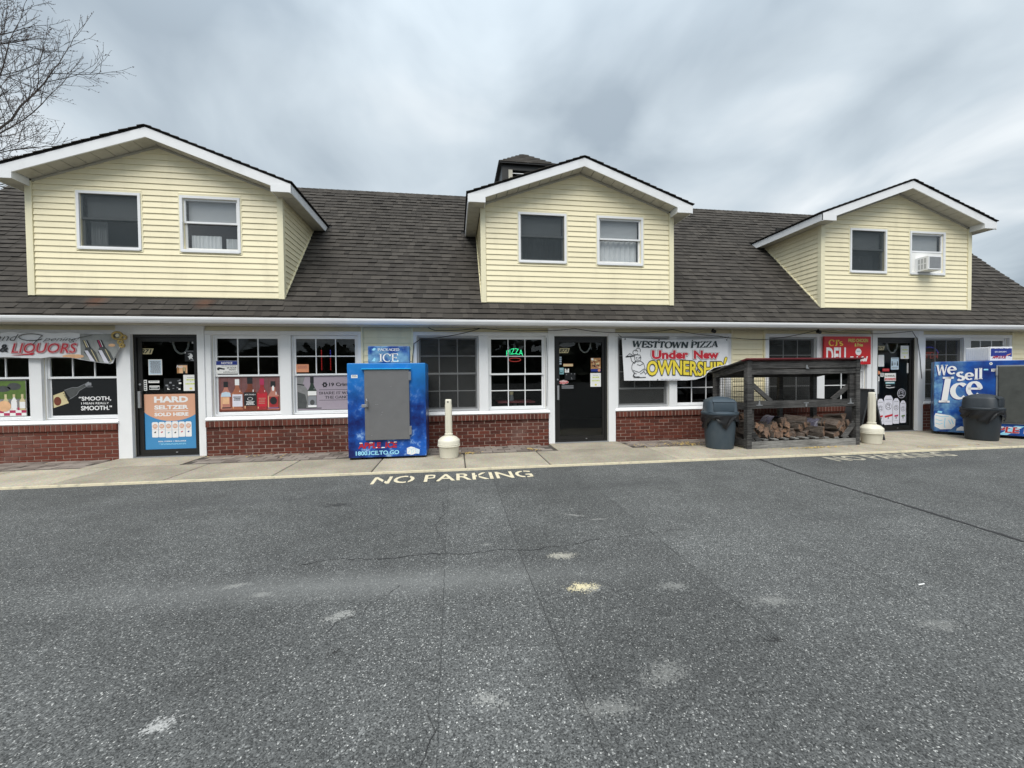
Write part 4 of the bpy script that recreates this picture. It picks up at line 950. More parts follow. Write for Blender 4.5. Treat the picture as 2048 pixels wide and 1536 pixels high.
pr.poly([(-.80, .075), (-.72, .055), (-.66, .075), (-.665, .175), (-.735, .195), (-.80, .17)], 'ink_white', 1); pr.poly([(-.66, .075), (-.60, .07), (-.59, .14), (-.662, .17)], 'ice_print', 1.5)
pr.stroke([(-.79, .165), (-.725, .15), (-.665, .17)], .006, 'pale_cyan', 2); pr.stroke([(-.725, .15), (-.72, .06)], .006, 'pale_cyan', 2)
for a in ((-.78, .09, -.75, .13), (-.705, .09, -.68, .14)): pr.stroke([(a[0], a[1]), (a[2], a[3])], .006, 'pale_cyan', 2)
pr.build('ice_cube_picture', ice)
mb = MB(); mb.bev(X(-1.40), X(-.735), -.355, -.235, 1.587, 1.865, .006, 'ice_blue_wide'); sg = mb.build('sign_box', ice)
pr = Print(lambda u, v, l: (X(u), -.3555-.0009*l, v))
pr.serif('PACKAGED', (-1.245, 1.785, -.90, 1.83), 'ink_white', 1, thick=.16, thin=.06); pr.serif('ICE', (-1.225, 1.605, -.915, 1.745), 'ink_white', 1, thick=.13, thin=.045)
pr.poly([(-1.04, 1.60), (-.92, 1.605), (-.90, 1.625), (-1.0, 1.63)], 'pale_cyan', .5); pr.poly([(-1.34, 1.80), (-1.30, 1.84), (-1.27, 1.82), (-1.30, 1.79)], 'pale_cyan', .5); pr.poly([(-1.34, 1.62), (-1.30, 1.68), (-1.28, 1.66), (-1.29, 1.615)], 'pale_cyan', .5)
pr.build('lettering', sg)

# ------------------------------------------------------------------ wide ice merchandiser on the right, turned towards the lot
ice2 = root('ice_merchandiser', 'wide blue We Sell Ice freezer standing turned beside the right-hand door', 'ice freezer', (10.28, -.49, 0), rad(-50))
mb = MB(); mb.bev(0, 1.72, 0, .62, .06, 1.565, .012, 'ice_blue_wide'); mb.build('cabinet', ice2)
for sx_ in (.1, 1.5):
    mb = MB(); mb.box(sx_, sx_+.12, .04, .58, 0, .061, 'black_plastic'); mb.build('skid', ice2)
mb = MB(); mb.bev(.89, 1.56, -.04, -.002, .32, 1.445, .008, 'door_dirty'); dd2 = mb.build('door', ice2)
frame(ice2, .865, 1.585, .295, 1.47, -.014, -.0015, .022, 'galv', 'door_frame')
for z in (1.33, .45):
    mb = MB(); mb.bev(.855, .885, -.035, -.002, z-.07, z+.07, .004, 'steel'); mb.build('hinge', ice2)
mb = MB(); mb.tube([(1.50, -.045, .84), (1.50, -.09, .85), (1.50, -.09, .98), (1.50, -.045, .99)], .012, 8, 'steel'); mb.build('handle', dd2)
f2 = lambda u, v, l: (u, -.0005-.0009*l, v)
pr = Print(f2)
def wsi(mat, ly, dx, dz, t):
    pr.serif('W', (.03+dx, 1.27+dz, .20+dx, 1.50+dz), mat, ly, thick=t+.03, thin=.07+t-.16)
    pr.serif('e', (.19+dx, 1.29+dz, .33+dx, 1.47+dz), mat, ly, thick=t+.03, thin=.09+t-.16)
    pr.serif('s', (.32+dx, 1.15+dz, .45+dx, 1.35+dz), mat, ly, thick=t+.06, thin=.11+t-.16)
    pr.serif('e', (.44+dx, 1.17+dz, .57+dx, 1.33+dz), mat, ly, thick=t+.04, thin=.10+t-.16)
    pr.serif('l', (.575+dx, 1.18+dz, .625+dx, 1.41+dz), mat, ly, thick=t+.05, thin=.08); pr.serif('l', (.635+dx, 1.19+dz, .685+dx, 1.42+dz), mat, ly, thick=t+.05, thin=.08)
    V, F = serif_geo('I', t+.02, .07, .12); pr.fit(V, V, F, (.07+dx, .69+dz, .29+dx, 1.24+dz), mat, ly)
    pr.serif('c', (.235+dx, .76+dz, .47+dx, 1.12+dz), mat, ly, thick=t+.04, thin=.08+t-.16)
    pr.serif('e', (.46+dx, .82+dz, .69+dx, 1.15+dz), mat, ly, thick=t+.04, thin=.08+t-.16)
wsi('ink_navy', 1, -.012, -.016, .19); wsi('ink_white', 2.2, 0, 0, .16)
pr.build('lettering', ice2)
pr = Print(f2)
pr.poly([(-.0+.015, .17), (.10, .11), (.26, .13), (.315, .20), (.32, .34), (.24, .42), (.03, .455), (.012, .40)], 'ink_white', 1)
for pts in ([(.03, .41), (.12, .385), (.22, .40)], [(.03, .33), (.09, .30), (.13, .31)], [(.03, .24), (.09, .22), (.13, .24)], [(.17, .36), (.16, .22), (.17, .15)], [(.22, .32), (.25, .24)], [(.26, .34), (.29, .24)], [(.30, .37), (.24, .42)]): pr.stroke(pts, .012, 'pale_cyan', 2)
pr.poly([(.33, .10), (.46, .11), (.52, .17), (.40, .20), (.34, .15)], 'ink_white', 1); pr.poly([(.05, .47), (.12, .46), (.13, .50), (.07, .51)], 'pale_cyan', 1)
pr.build('ice_cube_picture', ice2)
pr = Print(f2)
pr.text('APPLE ICE', (.66, .115, 1.50, .235), 'apple_red', 1.5, .1, .03, out=[(.02, 'ink_white')])
for i in range(7): u = .70+.11*i; pr.poly([(u, .215), (u+.05, .212), (u+.052, .235), (u+.006, .238)], 'ink_white', 3.5)
pr.poly([(1.12, .262), (1.24, .262), (1.02, .07), (.90, .07)], 'pale_cyan', .6)
pr.build('lettering', ice2)
pr = Print(f2)
pr.rect(.70, 1.37, .76, 1.40, 'pale_cyan'); pr.rect(.80, 1.345, .865, 1.40, 'paper_white'); pr.lines(.805, 1.35, .86, 1.395, 3, 'ink_grey', 2); pr.ell(.795, 1.505, .022, .028, 'paper_white'); pr.ell(.795, 1.505, .009, .012, 'ink_grey', 2)
pr.build('label', ice2)
cond = root('condenser_unit', 'white louvered condenser with apple ice sign on top of wide ice freezer', 'condenser', (10.88, -1.03, 1.566), rad(-4))
mb = MB(); mb.bev(0, .50, 0, .42, .0, .285, .008, 'white_trim'); mb.build('casing', cond)
for i in range(11):
    mb = MB(); y = .02+.036*i
    mb.box(-.006, -.001, y, y+.022, .02, .265, 'white_trim'); mb.build('louver', cond)
pr = Print(lambda u, v, l: (u, -.0005-.0009*l, v))
pr.rect(.012, .06, .488, .265, 'ink_navy', 1)
for i in range(12): pr.ell(.03+.04*i, .262+.004*sin(i*2), .026, .012, 'ink_white', 1.6)
for i in range(11): pr.ell(.03+.044*i, .066+.008*sin(i*1.7), .03, .022, 'ink_white', 1.6)
pr.text('631-234-5671', (.10, .168, .36, .195), 'ink_white', 2, 0, .03); pr.text('APPLE ICE', (.05, .045, .35, .10), 'apple_red', 3, .1, .04, out=[(.03, 'ink_navy')])
pr.poly([(.36, .09), (.46, .13), (.47, .15), (.37, .12)], 'ink_orange', 3); pr.build('print', cond)

# ------------------------------------------------------------------ cigarette receptacles
def ash(label, loc, rz):
    r = root('cigarette_receptacle', label, 'ash bin', loc, rz, 'beige cigarette receptacles on the pavement')
    mb = MB(); mb.lathe([(.140, .0), (.148, .004), (.152, .02), (.168, .195), (.172, .20)], 40, 'beige_plastic'); mb.build('pail', r, True)
    mb = MB(); mb.lathe([(.172, .188), (.186, .190), (.190, .197), (.188, .205), (.180, .208), (.180, .216), (.186, .219), (.186, .228), (.181, .231), (.181, .285), (.176, .296), (.13, .340), (.072, .362), (.070, .366)], 40, 'beige_plastic'); mb.build('lid', r, True)
    mb = MB(); mb.lathe([(.066, .36), (.068, .364), (.068, .398), (.062, .402), (.054, .404), (.056, .42), (.053, .94), (.051, .962), (.044, .972), (.001, .974)], 32, 'beige_plastic', sq=.35)
    mb.build('stem', r, True)
    for a in range(8):
        an = a*pi/4+pi/8; mb = MB(); mb.beam((.0575*cos(an), .0575*sin(an), .42), (.0555*cos(an), .0555*sin(an), .88), .008, .010, 'beige_plastic', updir=(cos(an), sin(an), 0)); mb.build('rib', r)
    mb = MB(); mb.tube([(-.008, -.050, .93), (-.008, -.0565, .93)], .013, 14, 'black_plastic'); mb.build('opening', r)
    return r
ash('beige cigarette receptacle beside the upright ice freezer', (-.108, -.985, .001), 0)
ash('beige cigarette receptacle between firewood rack and right-hand door', (7.88, -1.19, .001), rad(32))

# ------------------------------------------------------------------ trash bins with domed lids and hanging liners
def trash(label, loc, rz, mat, sc_, blabel, seed, grp='round trash bins with domed lids'):
    r = root('trash_bin', label, 'trash bin', loc, rz, grp); q = sc_
    mb = MB(); mb.lathe([(a*q, b*q) for a, b in [(.205, .0), (.222, .008), (.228, .03), (.272, .60), (.283, .604), (.283, .622), (.27, .626)]], 48, mat); mb.build('body', r, True)
    mb = MB(); mb.lathe([(a*q, b*q) for a, b in [(.292, .606), (.305, .610), (.308, .640), (.298, .652), (.268, .662)]], 48, mat); mb.build('lid_rim', r, True)
    mb = MB(); mb.lathe([(a*q, b*q) for a, b in [(.262, .655), (.258, .67), (.245, .83), (.236, .845), (.20, .875), (.13, .905), (.06, .918), (.001, .922)]], 48, mat, sq=.32); mb.build('dome', r, True)
    mb = MB(); mb.bev(-.165*q, .165*q, -.262*q, -.238*q, .675*q, .822*q, .008, mat); o = mb.build('flap', r, True)
    mb = MB(); mb.prism([(-.255*q, .835*q), (-.205*q, .872*q), (-.205*q, .85*q), (-.25*q, .825*q)], 'x', -.175*q, .175*q, mat); mb.build('flap_hood', r)
    rb = random.Random(seed); n = 72; mb = MB(); rows = 7; ph = rb.uniform(0, 6)
    for i in range(n):
        pass
    V = []
    for k in range(rows+1):
        for j in range(n):
            a = 2*pi*j/n; drop = .115+.05*sin(a*2+ph)+.04*sin(a*5+ph*2)+.03*rb.uniform(-1, 1)*(k == rows)
            if abs(((a-4.75+pi) % (2*pi))-pi) < .45: drop += .08*(1-abs(((a-4.75+pi) % (2*pi))-pi)/.45)
            t = k/rows; rad_ = (.289-.006*t)*q+(.014*sin(a*11+k*1.1+ph)+.010*sin(a*23+k*2.3))*t+.012+.02*t*(1-t)
            V.append((rad_*cos(a), rad_*sin(a), (.606-drop*t*1.25)*q))
    mb.add(V, [(k*n+j, k*n+(j+1) % n, (k+1)*n+(j+1) % n, (k+1)*n+j) for k in range(rows) for j in range(n)], 'black_plastic')
    b = mb.build('bin_liner', None, True, label=blabel, cat='bin liner', group='black liners in the trash bins'); b.location = loc; b.rotation_euler = (0, 0, rz)
    return r
trash('slate blue trash bin with domed lid left of the firewood rack', (4.80, -1.06, .001), rad(-20), 'bin_slate', 1.02, 'black liner hanging over the slate blue trash bin', 3)
trash('charcoal trash bin with domed lid before the wide ice freezer', (10.30, -1.28, .001), rad(20), 'bin_charcoal', .985, 'black liner hanging over the charcoal trash bin', 8)

# dark sandwich board
sb = root('sandwich_board', 'dark slate sandwich board between firewood rack and right-hand door', 'sandwich board', (8.32, -.62, 0), rad(72))
for s in (-1, 1):
    mb = MB(); mb.add([Vector((x, s*(.03+.20*(1-z)+t), z)) for z in (.0, 1.0) for x in (-.30, .30) for t in (-.012, .012)], [(0, 1, 3, 2), (4, 6, 7, 5), (0, 4, 5, 1), (2, 3, 7, 6), (0, 2, 6, 4), (1, 5, 7, 3)], 'board_slate'); mb.build('panel', sb)
mb = MB(); mb.bev(-.29, .29, -.055, .055, .985, 1.02, .01, 'black_plastic'); mb.build('hinge', sb)

# ------------------------------------------------------------------ firewood rack
rk = root('firewood_rack', 'weathered open timber firewood rack with sloping roof and wire mesh', 'rack', (6.32, -1.27, 0))
RO = Vector((6.32, -1.27, 0))
def rbeam(name, p, q, w, h, mat='timber_dark', ud=(0, 0, 1)):
    mb = MB(); mb.beam(Vector(p)-RO, Vector(q)-RO, w, h, mat, ud); return mb.build(name, rk)
F_, B_ = -1.27, -.38; x0, x1 = 5.16, 7.48
rbeam('post', (x0+.045, F_, 0), (x0+.045, F_, 1.585), .09, .09, ud=(0, 1, 0)); rbeam('post', (x1-.04, F_, 0), (x1-.04, F_, 1.60), .085, .085, ud=(0, 1, 0))
rbeam('post', (x0+.05, B_, 0), (x0+.05, B_, 1.37), .085, .085, ud=(0, 1, 0)); rbeam('post', (x1-.05, B_, 0), (x1-.05, B_, 1.37), .085, .085, ud=(0, 1, 0))
rbeam('post', (x0+.135, F_+.03, .13), (x0+.135, F_+.03, 1.36), .07, .045, ud=(0, 1, 0)); rbeam('post', (x1-.135, F_+.02, .72), (x1-.135, F_+.02, 1.37), .09, .045, ud=(0, 1, 0))
rbeam('header_board', (x0+.09, F_-.02, 1.50), (x1-.08, F_-.02, 1.508), .035, .118); rbeam('header_board', (x0+.09, F_-.012, 1.378), (x1-.08, F_-.012, 1.383), .035, .088)
rbeam('back_beam', (x0, B_, 1.32), (x1, B_, 1.32), .04, .10)
for xx in (x0+.02, x1-.02): rbeam('side_beam', (xx, F_+.045, 1.475), (xx, B_+.045, 1.31), .035, .11)
rbeam('mid_rail', (x0+.09, F_-.018, .79), (x1-.08, F_-.018, .795), .035, .135); rbeam('mid_rail', (x0+.09, B_-.045, .70), (x1-.09, B_-.045, .70), .03, .09)
rbeam('mid_rail', (x0+.02, F_+.045, .76), (x0+.02, B_-.045, .76), .03, .13); rbeam('mid_rail', (x1-.02, F_+.045, .76), (x1-.02, B_-.045, .76), .03, .13)
rbeam('bottom_board', (x0+.092, F_-.025, .065), (x1-.085, F_-.025, .065), .035, .125, 'timber_grey')
rbeam('bottom_board', (x0+.02, F_+.046, .10), (x0+.02, B_, .10), .035, .12); rbeam('bottom_board', (x1-.02, F_+.046, .10), (x1-.02, B_, .10), .035, .12)
rbeam('brace', (x0+.16, F_+.05, 1.16), (x0+.55, F_+.05, .84), .035, .075); rbeam('brace', (x1-.16, F_+.05, 1.10), (x1-.50, F_+.05, .85), .035, .075)
rbeam('brace', (x0+.09, F_+.02, .36), (x0+.30, F_+.02, .10), .03, .085); rbeam('brace', (x1-.08, F_-.005, .42), (x1-.32, F_-.005, .135), .03, .085)
rbeam('back_post', ((x0+x1)/2+.33, B_, .05), ((x0+x1)/2+.33, B_, 1.30), .08, .06, ud=(0, 1, 0))
for i in range(10):
    xx = x0+.22+.21*i; rbeam('floor_slat', (xx, F_+.02, .145+random.uniform(-.005, .005)), (xx+.02, B_, .15), .085, .022, 'timber_grey')
for k in range(8):
    t0, t1 = k/8, (k+1)/8; ya, yb_ = F_-.09+(B_+.14-F_)*t0, F_-.09+(B_+.14-F_)*t1; za, zb_ = 1.625-.235*t0, 1.625-.235*t1
    mb = MB(); a = [Vector((x0-.06, ya, za)), Vector((x1+.03, ya, za+.006)), Vector((x1+.03, yb_-.006, zb_+.006)), Vector((x0-.06, yb_-.006, zb_))]
    mb.add([p-RO for p in a]+[p-RO-Vector((0, 0, .022)) for p in a], [(0, 1, 2, 3), (7, 6, 5, 4), (0, 4, 5, 1), (1, 5, 6, 2), (2, 6, 7, 3), (3, 7, 4, 0)], 'timber_dark' if k else 'red_paint'); mb.build('roof_board', rk)
mb = MB()
for i in range(46):
    xx = x0+.1+(x1-x0-.2)*i/45; mb.beam(Vector((xx, B_-.05, .72))-RO, Vector((xx, B_-.05, 1.30))-RO, .0035, .0035, 'black_plastic', (0, 1, 0))
for i in range(12):
    z = .74+.05*i; mb.beam(Vector((x0+.09, B_-.053, z))-RO, Vector((x1-.09, B_-.053, z))-RO, .0035, .0035, 'black_plastic')
for i in range(17):
    yy = F_+.05+(B_-F_-.1)*i/16; mb.beam(Vector((x0+.045, yy, .20))-RO, Vector((x0+.045, yy, 1.32))-RO, .0035, .0035, 'black_plastic', (1, 0, 0))
for i in range(22):
    z = .2+.052*i; mb.beam(Vector((x0+.047, F_+.05, z))-RO, Vector((x0+.047, B_-.05, z))-RO, .0035, .0035, 'black_plastic')
mb.build('wire_mesh', rk, kind='stuff')
for (bx, bz) in ((x0+.24, .82), (x1-.20, .82)):
    mb = MB(); mb.box(bx-.06, bx+.06, F_-.045, F_-.036, bz-.045, bz-.03, 'galv'); mb.prism([(bx-.02, bz-.03), (bx+.02, bz-.03), (bx+.004, bz+.06), (bx-.004, bz+.06)], 'y', F_-.044, F_-.037, 'galv'); o = mb.build('bracket', rk); o.location = -RO
mb = MB(); mb.box(6.34, 6.37, F_-.047, F_-.038, 1.44, 1.50, 'galv'); mb.prism([(6.335, 1.43), (6.40, 1.43), (6.375, 1.455), (6.345, 1.455)], 'y', F_-.052, F_-.0385, 'steel'); o = mb.build('hasp', rk); o.location = -RO
mb = MB(); mb.box(6.30, 6.40, F_-.042, F_-.036, .80, .815, 'galv'); mb.box(6.335, 6.365, F_-.044, F_-.0365, .74, .795, 'galv'); o = mb.build('latch', rk); o.location = -RO

# bundles of split firewood on the rack's slats
rl = random.Random(5)
def log_geo(mb, c, rad_, ln, ax, seed):
    r = random.Random(seed); a0 = r.uniform(0, 6); span = r.uniform(1.0, 2.4); k = 5
    prof = [(-.35*rad_*cos(a0+span/2), -.35*rad_*sin(a0+span/2))]+[(rad_*r.uniform(.85, 1.1)*cos(a0+span*i/k), rad_*r.uniform(.85, 1.1)*sin(a0+span*i/k)) for i in range(k+1)]
    prof = [(q[0]*r.uniform(.86, 1.14), q[1]*r.uniform(.86, 1.14)) for i_ in range(len(prof)) for q in (prof[i_], tuple((a_+b_)/2 for a_, b_ in zip(prof[i_], prof[(i_+1) % len(prof)])))]
    n = len(prof); ax = Vector(ax).normalized(); u = ax.cross(Vector((0, 0, 1))).normalized(); w = u.cross(ax); V = []
    m_ = (sum(p[0] for p in prof)/n, sum(p[1] for p in prof)/n)
    for t in (-.5, -.17, .17, .5):
        for p in prof: V.append(c+ax*ln*t+u*(p[0]-m_[0])*r.uniform(.92, 1.08)+w*(p[1]-m_[1])*r.uniform(.92, 1.08))
    mb.add(V, [(q*n+i, q*n+(i+1) % n, (q+1)*n+(i+1) % n, (q+1)*n+i) for q in range(3) for i in range(n)], 'log_side'); 
    mb.add(V[:n]+V[-n:], [list(range(n))[::-1], list(range(n, 2*n))], 'log_end')
BN = ['bundle of split firewood at the left front of the rack, rusty brown ends', 'bundle of split firewood second from the left post, greyish bark', 'bundle of split firewood with a torn purple wrap on top',
      'bundle of split firewood left of the rack middle, low and short', 'bundle of split firewood with long grey splits piled in the rack middle', 'bundle of split firewood in dark blue wrap right of the middle',
      'bundle of split firewood with pale fresh ends by the right post', 'bundle of grey splits lying behind the pale-ended bundle', 'bundle of grey split firewood stacked high behind the left post']
BP = [(5.45, -.98, .16, 7, .115, 6), (5.73, -.93, .16, 6, .10, 14), (6.00, -.92, .16, 8, .11, -8), (6.27, -.86, .16, 6, .095, 18), (6.52, -.86, .16, 8, .115, 24), (6.83, -.92, .16, 7, .115, 30), (7.16, -.99, .16, 8, .125, 12), (7.10, -.60, .17, 6, .12, 70), (5.42, -.58, .16, 12, .12, 8)]
for i, (bx, by, bz, n, rd, ang) in enumerate(BP):
    b = root('firewood_bundle', BN[i], 'firewood bundle', (bx, by, bz), 0, 'bundles of firewood on the rack'); ax = Vector((sin(rad(ang)), -cos(rad(ang)), 0)); u = ax.cross(Vector((0, 0, 1)))
    row = 4; k = 0; rd *= .78; n = int(n*1.7)
    while k < n:
        rr_ = k//row; cc = k % row; c = u*((cc-1.5)*rd*.98+(rr_ % 2)*rd*.35)+Vector((0, 0, rd*.62+rr_*rd*.92))+ax*rl.uniform(-.02, .05)
        mb = MB(); axk = (ax+Vector((rl.uniform(-.22, .22), rl.uniform(-.22, .22), rl.uniform(-.16, .16)))).normalized(); log_geo(mb, c, rd*rl.uniform(.8, 1.15), rl.uniform(.36, .42), axk, 100*i+k)
        mb.build('log', b, org=tuple(c)); k += 1
    if i in (2, 5):
        mb = MB(); V = []; m1 = 9; hgt = rd*.95*((n+3)//4)+.04
        for a in range(m1+1):
            an = pi*(.05+.9*a/m1)
            for t in range(7): V.append(u*(rd*2.1*cos(an)+rl.uniform(-.012, .012))+Vector((0, 0, hgt*(.25+.8*sin(an))+rl.uniform(-.012, .016)))+ax*(-.16+.30*t/6+rl.uniform(-.02, .02)))
        mb.add(V, [(a*7+t, a*7+t+1, (a+1)*7+t+1, (a+1)*7+t) for a in range(m1) for t in range(6)], 'wrap'); mb.build('plastic_wrap', b)

# ------------------------------------------------------------------ wood chips and dry leaves swept against the wall
ch = MB(); rc = random.Random(9)
def chips(cx, cy, sx_, sy, n):
    for i in range(n):
        x, y = rc.gauss(cx, sx_), rc.gauss(cy, sy)
        if y > -.07 or y < -1.88: continue
        s = rc.uniform(.006, .018); a = rc.uniform(0, pi); u = Vector((cos(a), sin(a), rc.uniform(-.3, .3)))*s; v = Vector((-sin(a), cos(a), rc.uniform(-.3, .3)))*s*.6; p = Vector((x, y, .008+rc.uniform(0, .008)))
        ch.add([p-u-v, p+u-v, p+u+v, p-u+v], [(0, 1, 2, 3)], 'leaf_tan')
chips(4.45, -.62, .16, .13, 150); chips(3.9, -.60, .35, .12, 90); chips(6.4, -1.42, .35, .03, 160); chips(.22, -.72, .10, .05, 70); chips(1.42, -.60, .06, .06, 40); chips(8.6, -1.75, .7, .04, 60); chips(-3.2, -.3, 1.2, .1, 40)
ch.build('wood_chips', kind='stuff', label='dry leaves and wood chips littering the pavement')
mb = MB(); mb.tube([(0, 0, 0), (.05, .006, 0)], .004, 6, 'paper_white'); o = mb.build('cigarette_butt', label='cigarette butt lying on the asphalt', cat='cigarette butt'); o.location = (2.96, -5.6, -.024)

# ------------------------------------------------------------------ posters, signs and stickers on windows and doors
YP, YD = .079, .0645
def bottle(p, x0, x1, z0, z1, body, cap, lab=None, ly=2, sq=.62, lz=(.12, .52), square=False):
    w, h, c = x1-x0, z1-z0, (x0+x1)/2; s = sq; nk = .17*w
    pts = [(x0+.04*w, z0), (x1-.04*w, z0), (x1, z0+.03*h), (x1, z0+s*h*.92), (x1-.12*w, z0+s*h), (c+nk*1.3, z0+(s+.10)*h), (c+nk, z0+(s+.16)*h), (c+nk, z1), (c-nk, z1), (c-nk, z0+(s+.16)*h), (c-nk*1.3, z0+(s+.10)*h), (x0+.12*w, z0+s*h), (x0, z0+s*h*.92), (x0, z0+.03*h)]
    p.poly(pts, body, ly); p.rect(c-nk*1.15, z0+.80*h, c+nk*1.15, z1, cap, ly+1)
    p.rect(x0+.08*w, z0+.04*h, x0+.16*w, z0+s*h*.9, 'pic_glow', ly+.4); p.rect(x1-.14*w, z0+.04*h, x1-.02*w, z0+s*h*.9, 'pic_amber', ly+.4); p.rect(x1-.30*w, z0+.62*h, x1-.24*w, z0+.80*h if False else z0+s*h, 'ink_white', ly+.5)
    if lab: p.rect(x0+.05*w, z0+lz[0]*h, x1-.05*w, z0+lz[1]*h, lab, ly+1)
# left-most window: picnic poster
def d(p):
    p.rect(-8.0, 1.05, -7.165, 1.355, 'pic_green', 1)
    for (cx, cz, rx, rz) in ((-7.33, 1.26, .10, .06), (-7.5, 1.22, .12, .05), (-7.75, 1.25, .1, .05)): p.ell(cx, cz, rx, rz, 'pic_greydark', 2)
    p.rect(-8.0, .765, -7.165, .90, 'paper_white', 1)
    for i in range(10):
        for j in range(3):
            if (i+j) % 2 == 0: p.rect(-8.0+.085*i, .77+.045*j, min(-8.0+.085*i+.085, -7.165), .815+.045*j, 'pic_claret', 2)
    for i, mt in enumerate(('pic_tan', 'paper_white', 'ink_lime', 'paper_white', 'pic_tan', 'paper_white', 'pic_tan')): bottle(p, -7.98+.12*i, -7.89+.12*i, .86, 1.13, mt, 'pic_tan', 'ink_white', 3)
    p.ell(-7.48, .93, .10, .09, 'pic_glow', 5)
sheet('window_poster', 'picnic poster in the window under the liquors banner, bottles and red checks', 'poster', -8.06, .755, -7.155, 1.365, YP, 'pic_greymid', draw=d)
# smooth poster
def d(p):
    p.rect(-6.78, .755, -5.78, 1.375, 'poster_black', .5)
    R = Matrix.Rotation(rad(30), 2)
    o = Vector((-6.72, .86)); q = lambda u, v: tuple(o+R @ Vector((u, v)))
    p.poly([q(.27, .04), q(.40, .06), q(.46, .10), q(.62, .105), q(.62, .155), q(.46, .16), q(.40, .20), q(.27, .22)], 'pic_greydark', 1); p.poly([q(.585, .10), q(.66, .10), q(.66, .16), q(.585, .16)], 'ink_grey', 2)
    p.stroke([q(.0, .04), q(.38, .055), q(.46, .10), q(.62, .105)], .006, 'ink_grey', 2); p.stroke([q(.27, .22), q(.40, .20), q(.46, .16), q(.62, .155)], .006, 'ink_grey', 2)
    p.poly([(-6.762, .885), (-6.535, .965), (-6.60, 1.165), (-6.762, 1.10)], 'pic_tan', 3); p.ell(-6.70, 1.00, .055, .075, 'pic_amber', 4); 
    V0, F0 = text_geo("Tito's", 0, .02); Rm = Matrix.Rotation(rad(-62), 2); c0 = Vector((-6.625, 1.145))
    p.raw([tuple(c0+Rm @ (Vector(v)*.072)) for v in V0], F0, 'ink_black', 4)
    p.text('\u201cSMOOTH,', (-6.385, .991, -5.895, 1.072), 'ink_white', 2, 0, .025); p.text('I MEAN REALLY', (-6.35, .937, -5.93, .972), 'ink_white', 2, 0, .01); p.text('SMOOTH.\u201d', (-6.355, .834, -5.885, .910), 'ink_white', 2, 0, .025)
    p.rect(-6.26, 1.26, -6.19, 1.31, 'ink_grey', 1); p.rect(-6.26, 1.235, -6.17, 1.242, 'ink_grey', 1)
sheet('window_poster', 'black smooth poster with tilted bottle in the window left of the seltzer-poster door', 'poster', -6.78, .755, -5.78, 1.375, YP, 'poster_black', draw=d)
# whiskey poster
def d(p):
    p.rect(-4.19, .765, -3.165, 1.385, 'pic_wood', .5)
    for i in range(9): x = -4.16+.115*i; p.rect(x, .765, x+.006, 1.385, 'pic_amber', .8)
    p.rect(-4.19, .765, -3.165, .82, 'pic_amber', .9)
    bottle(p, -4.165, -3.975, .80, 1.30, 'pic_pink', 'ink_black', None, 2, .60); p.poly([(-4.155, 1.03), (-3.985, 1.03), (-4.0, 1.10), (-4.07, 1.12), (-4.14, 1.10)], 'paper_blue', 3); p.rect(-4.13, .90, -4.02, 1.02, 'pic_glow', 3); p.rect(-4.14, .82, -4.0, .84, 'ink_black', 3)
    bottle(p, -3.975, -3.790, .795, 1.345, 'pic_amber_light', 'ink_white', 'pic_can', 2, .58, (.10, .50)); p.lines(-3.95, .95, -3.82, 1.03, 3, 'ink_black', 4)
    bottle(p, -3.785, -3.555, .79, 1.375, 'pic_amber', 'ink_black', 'ink_black', 2, .55, (.12, .54)); p.text("JACK DANIEL'S", (-3.76, 1.045, -3.58, 1.075), 'ink_white', 4, 0, .01); p.ell(-3.67, .985, .045, .03, 'ink_white', 4); p.ell(-3.67, .985, .038, .024, 'ink_black', 5); p.lines(-3.74, .87, -3.60, .94, 4, 'ink_white', 4)
    bottle(p, -3.56, -3.375, .785, 1.35, 'pic_red', 'pic_claret', 'ink_red', 2, .58, (.10, .52)); p.lines(-3.53, .88, -3.41, 1.0, 4, 'pic_pink', 4)
    bottle(p, -3.385, -3.175, .785, 1.30, 'pic_pink', 'ink_black', None, 2, .52); p.rect(-3.355, .83, -3.20, 1.02, 'pic_red', 3); p.ell(-3.278, .945, .06, .07, 'ink_black', 4); p.rect(-3.37, .805, -3.19, .82, 'ink_navy', 3); p.ell(-3.28, 1.17, .02, .05, 'ink_white', 4)
sheet('window_poster', 'poster of five whiskey bottles on red boards in the window right of the seltzer-poster door', 'poster', -4.19, .765, -3.165, 1.385, YP, 'pic_wood', draw=d)
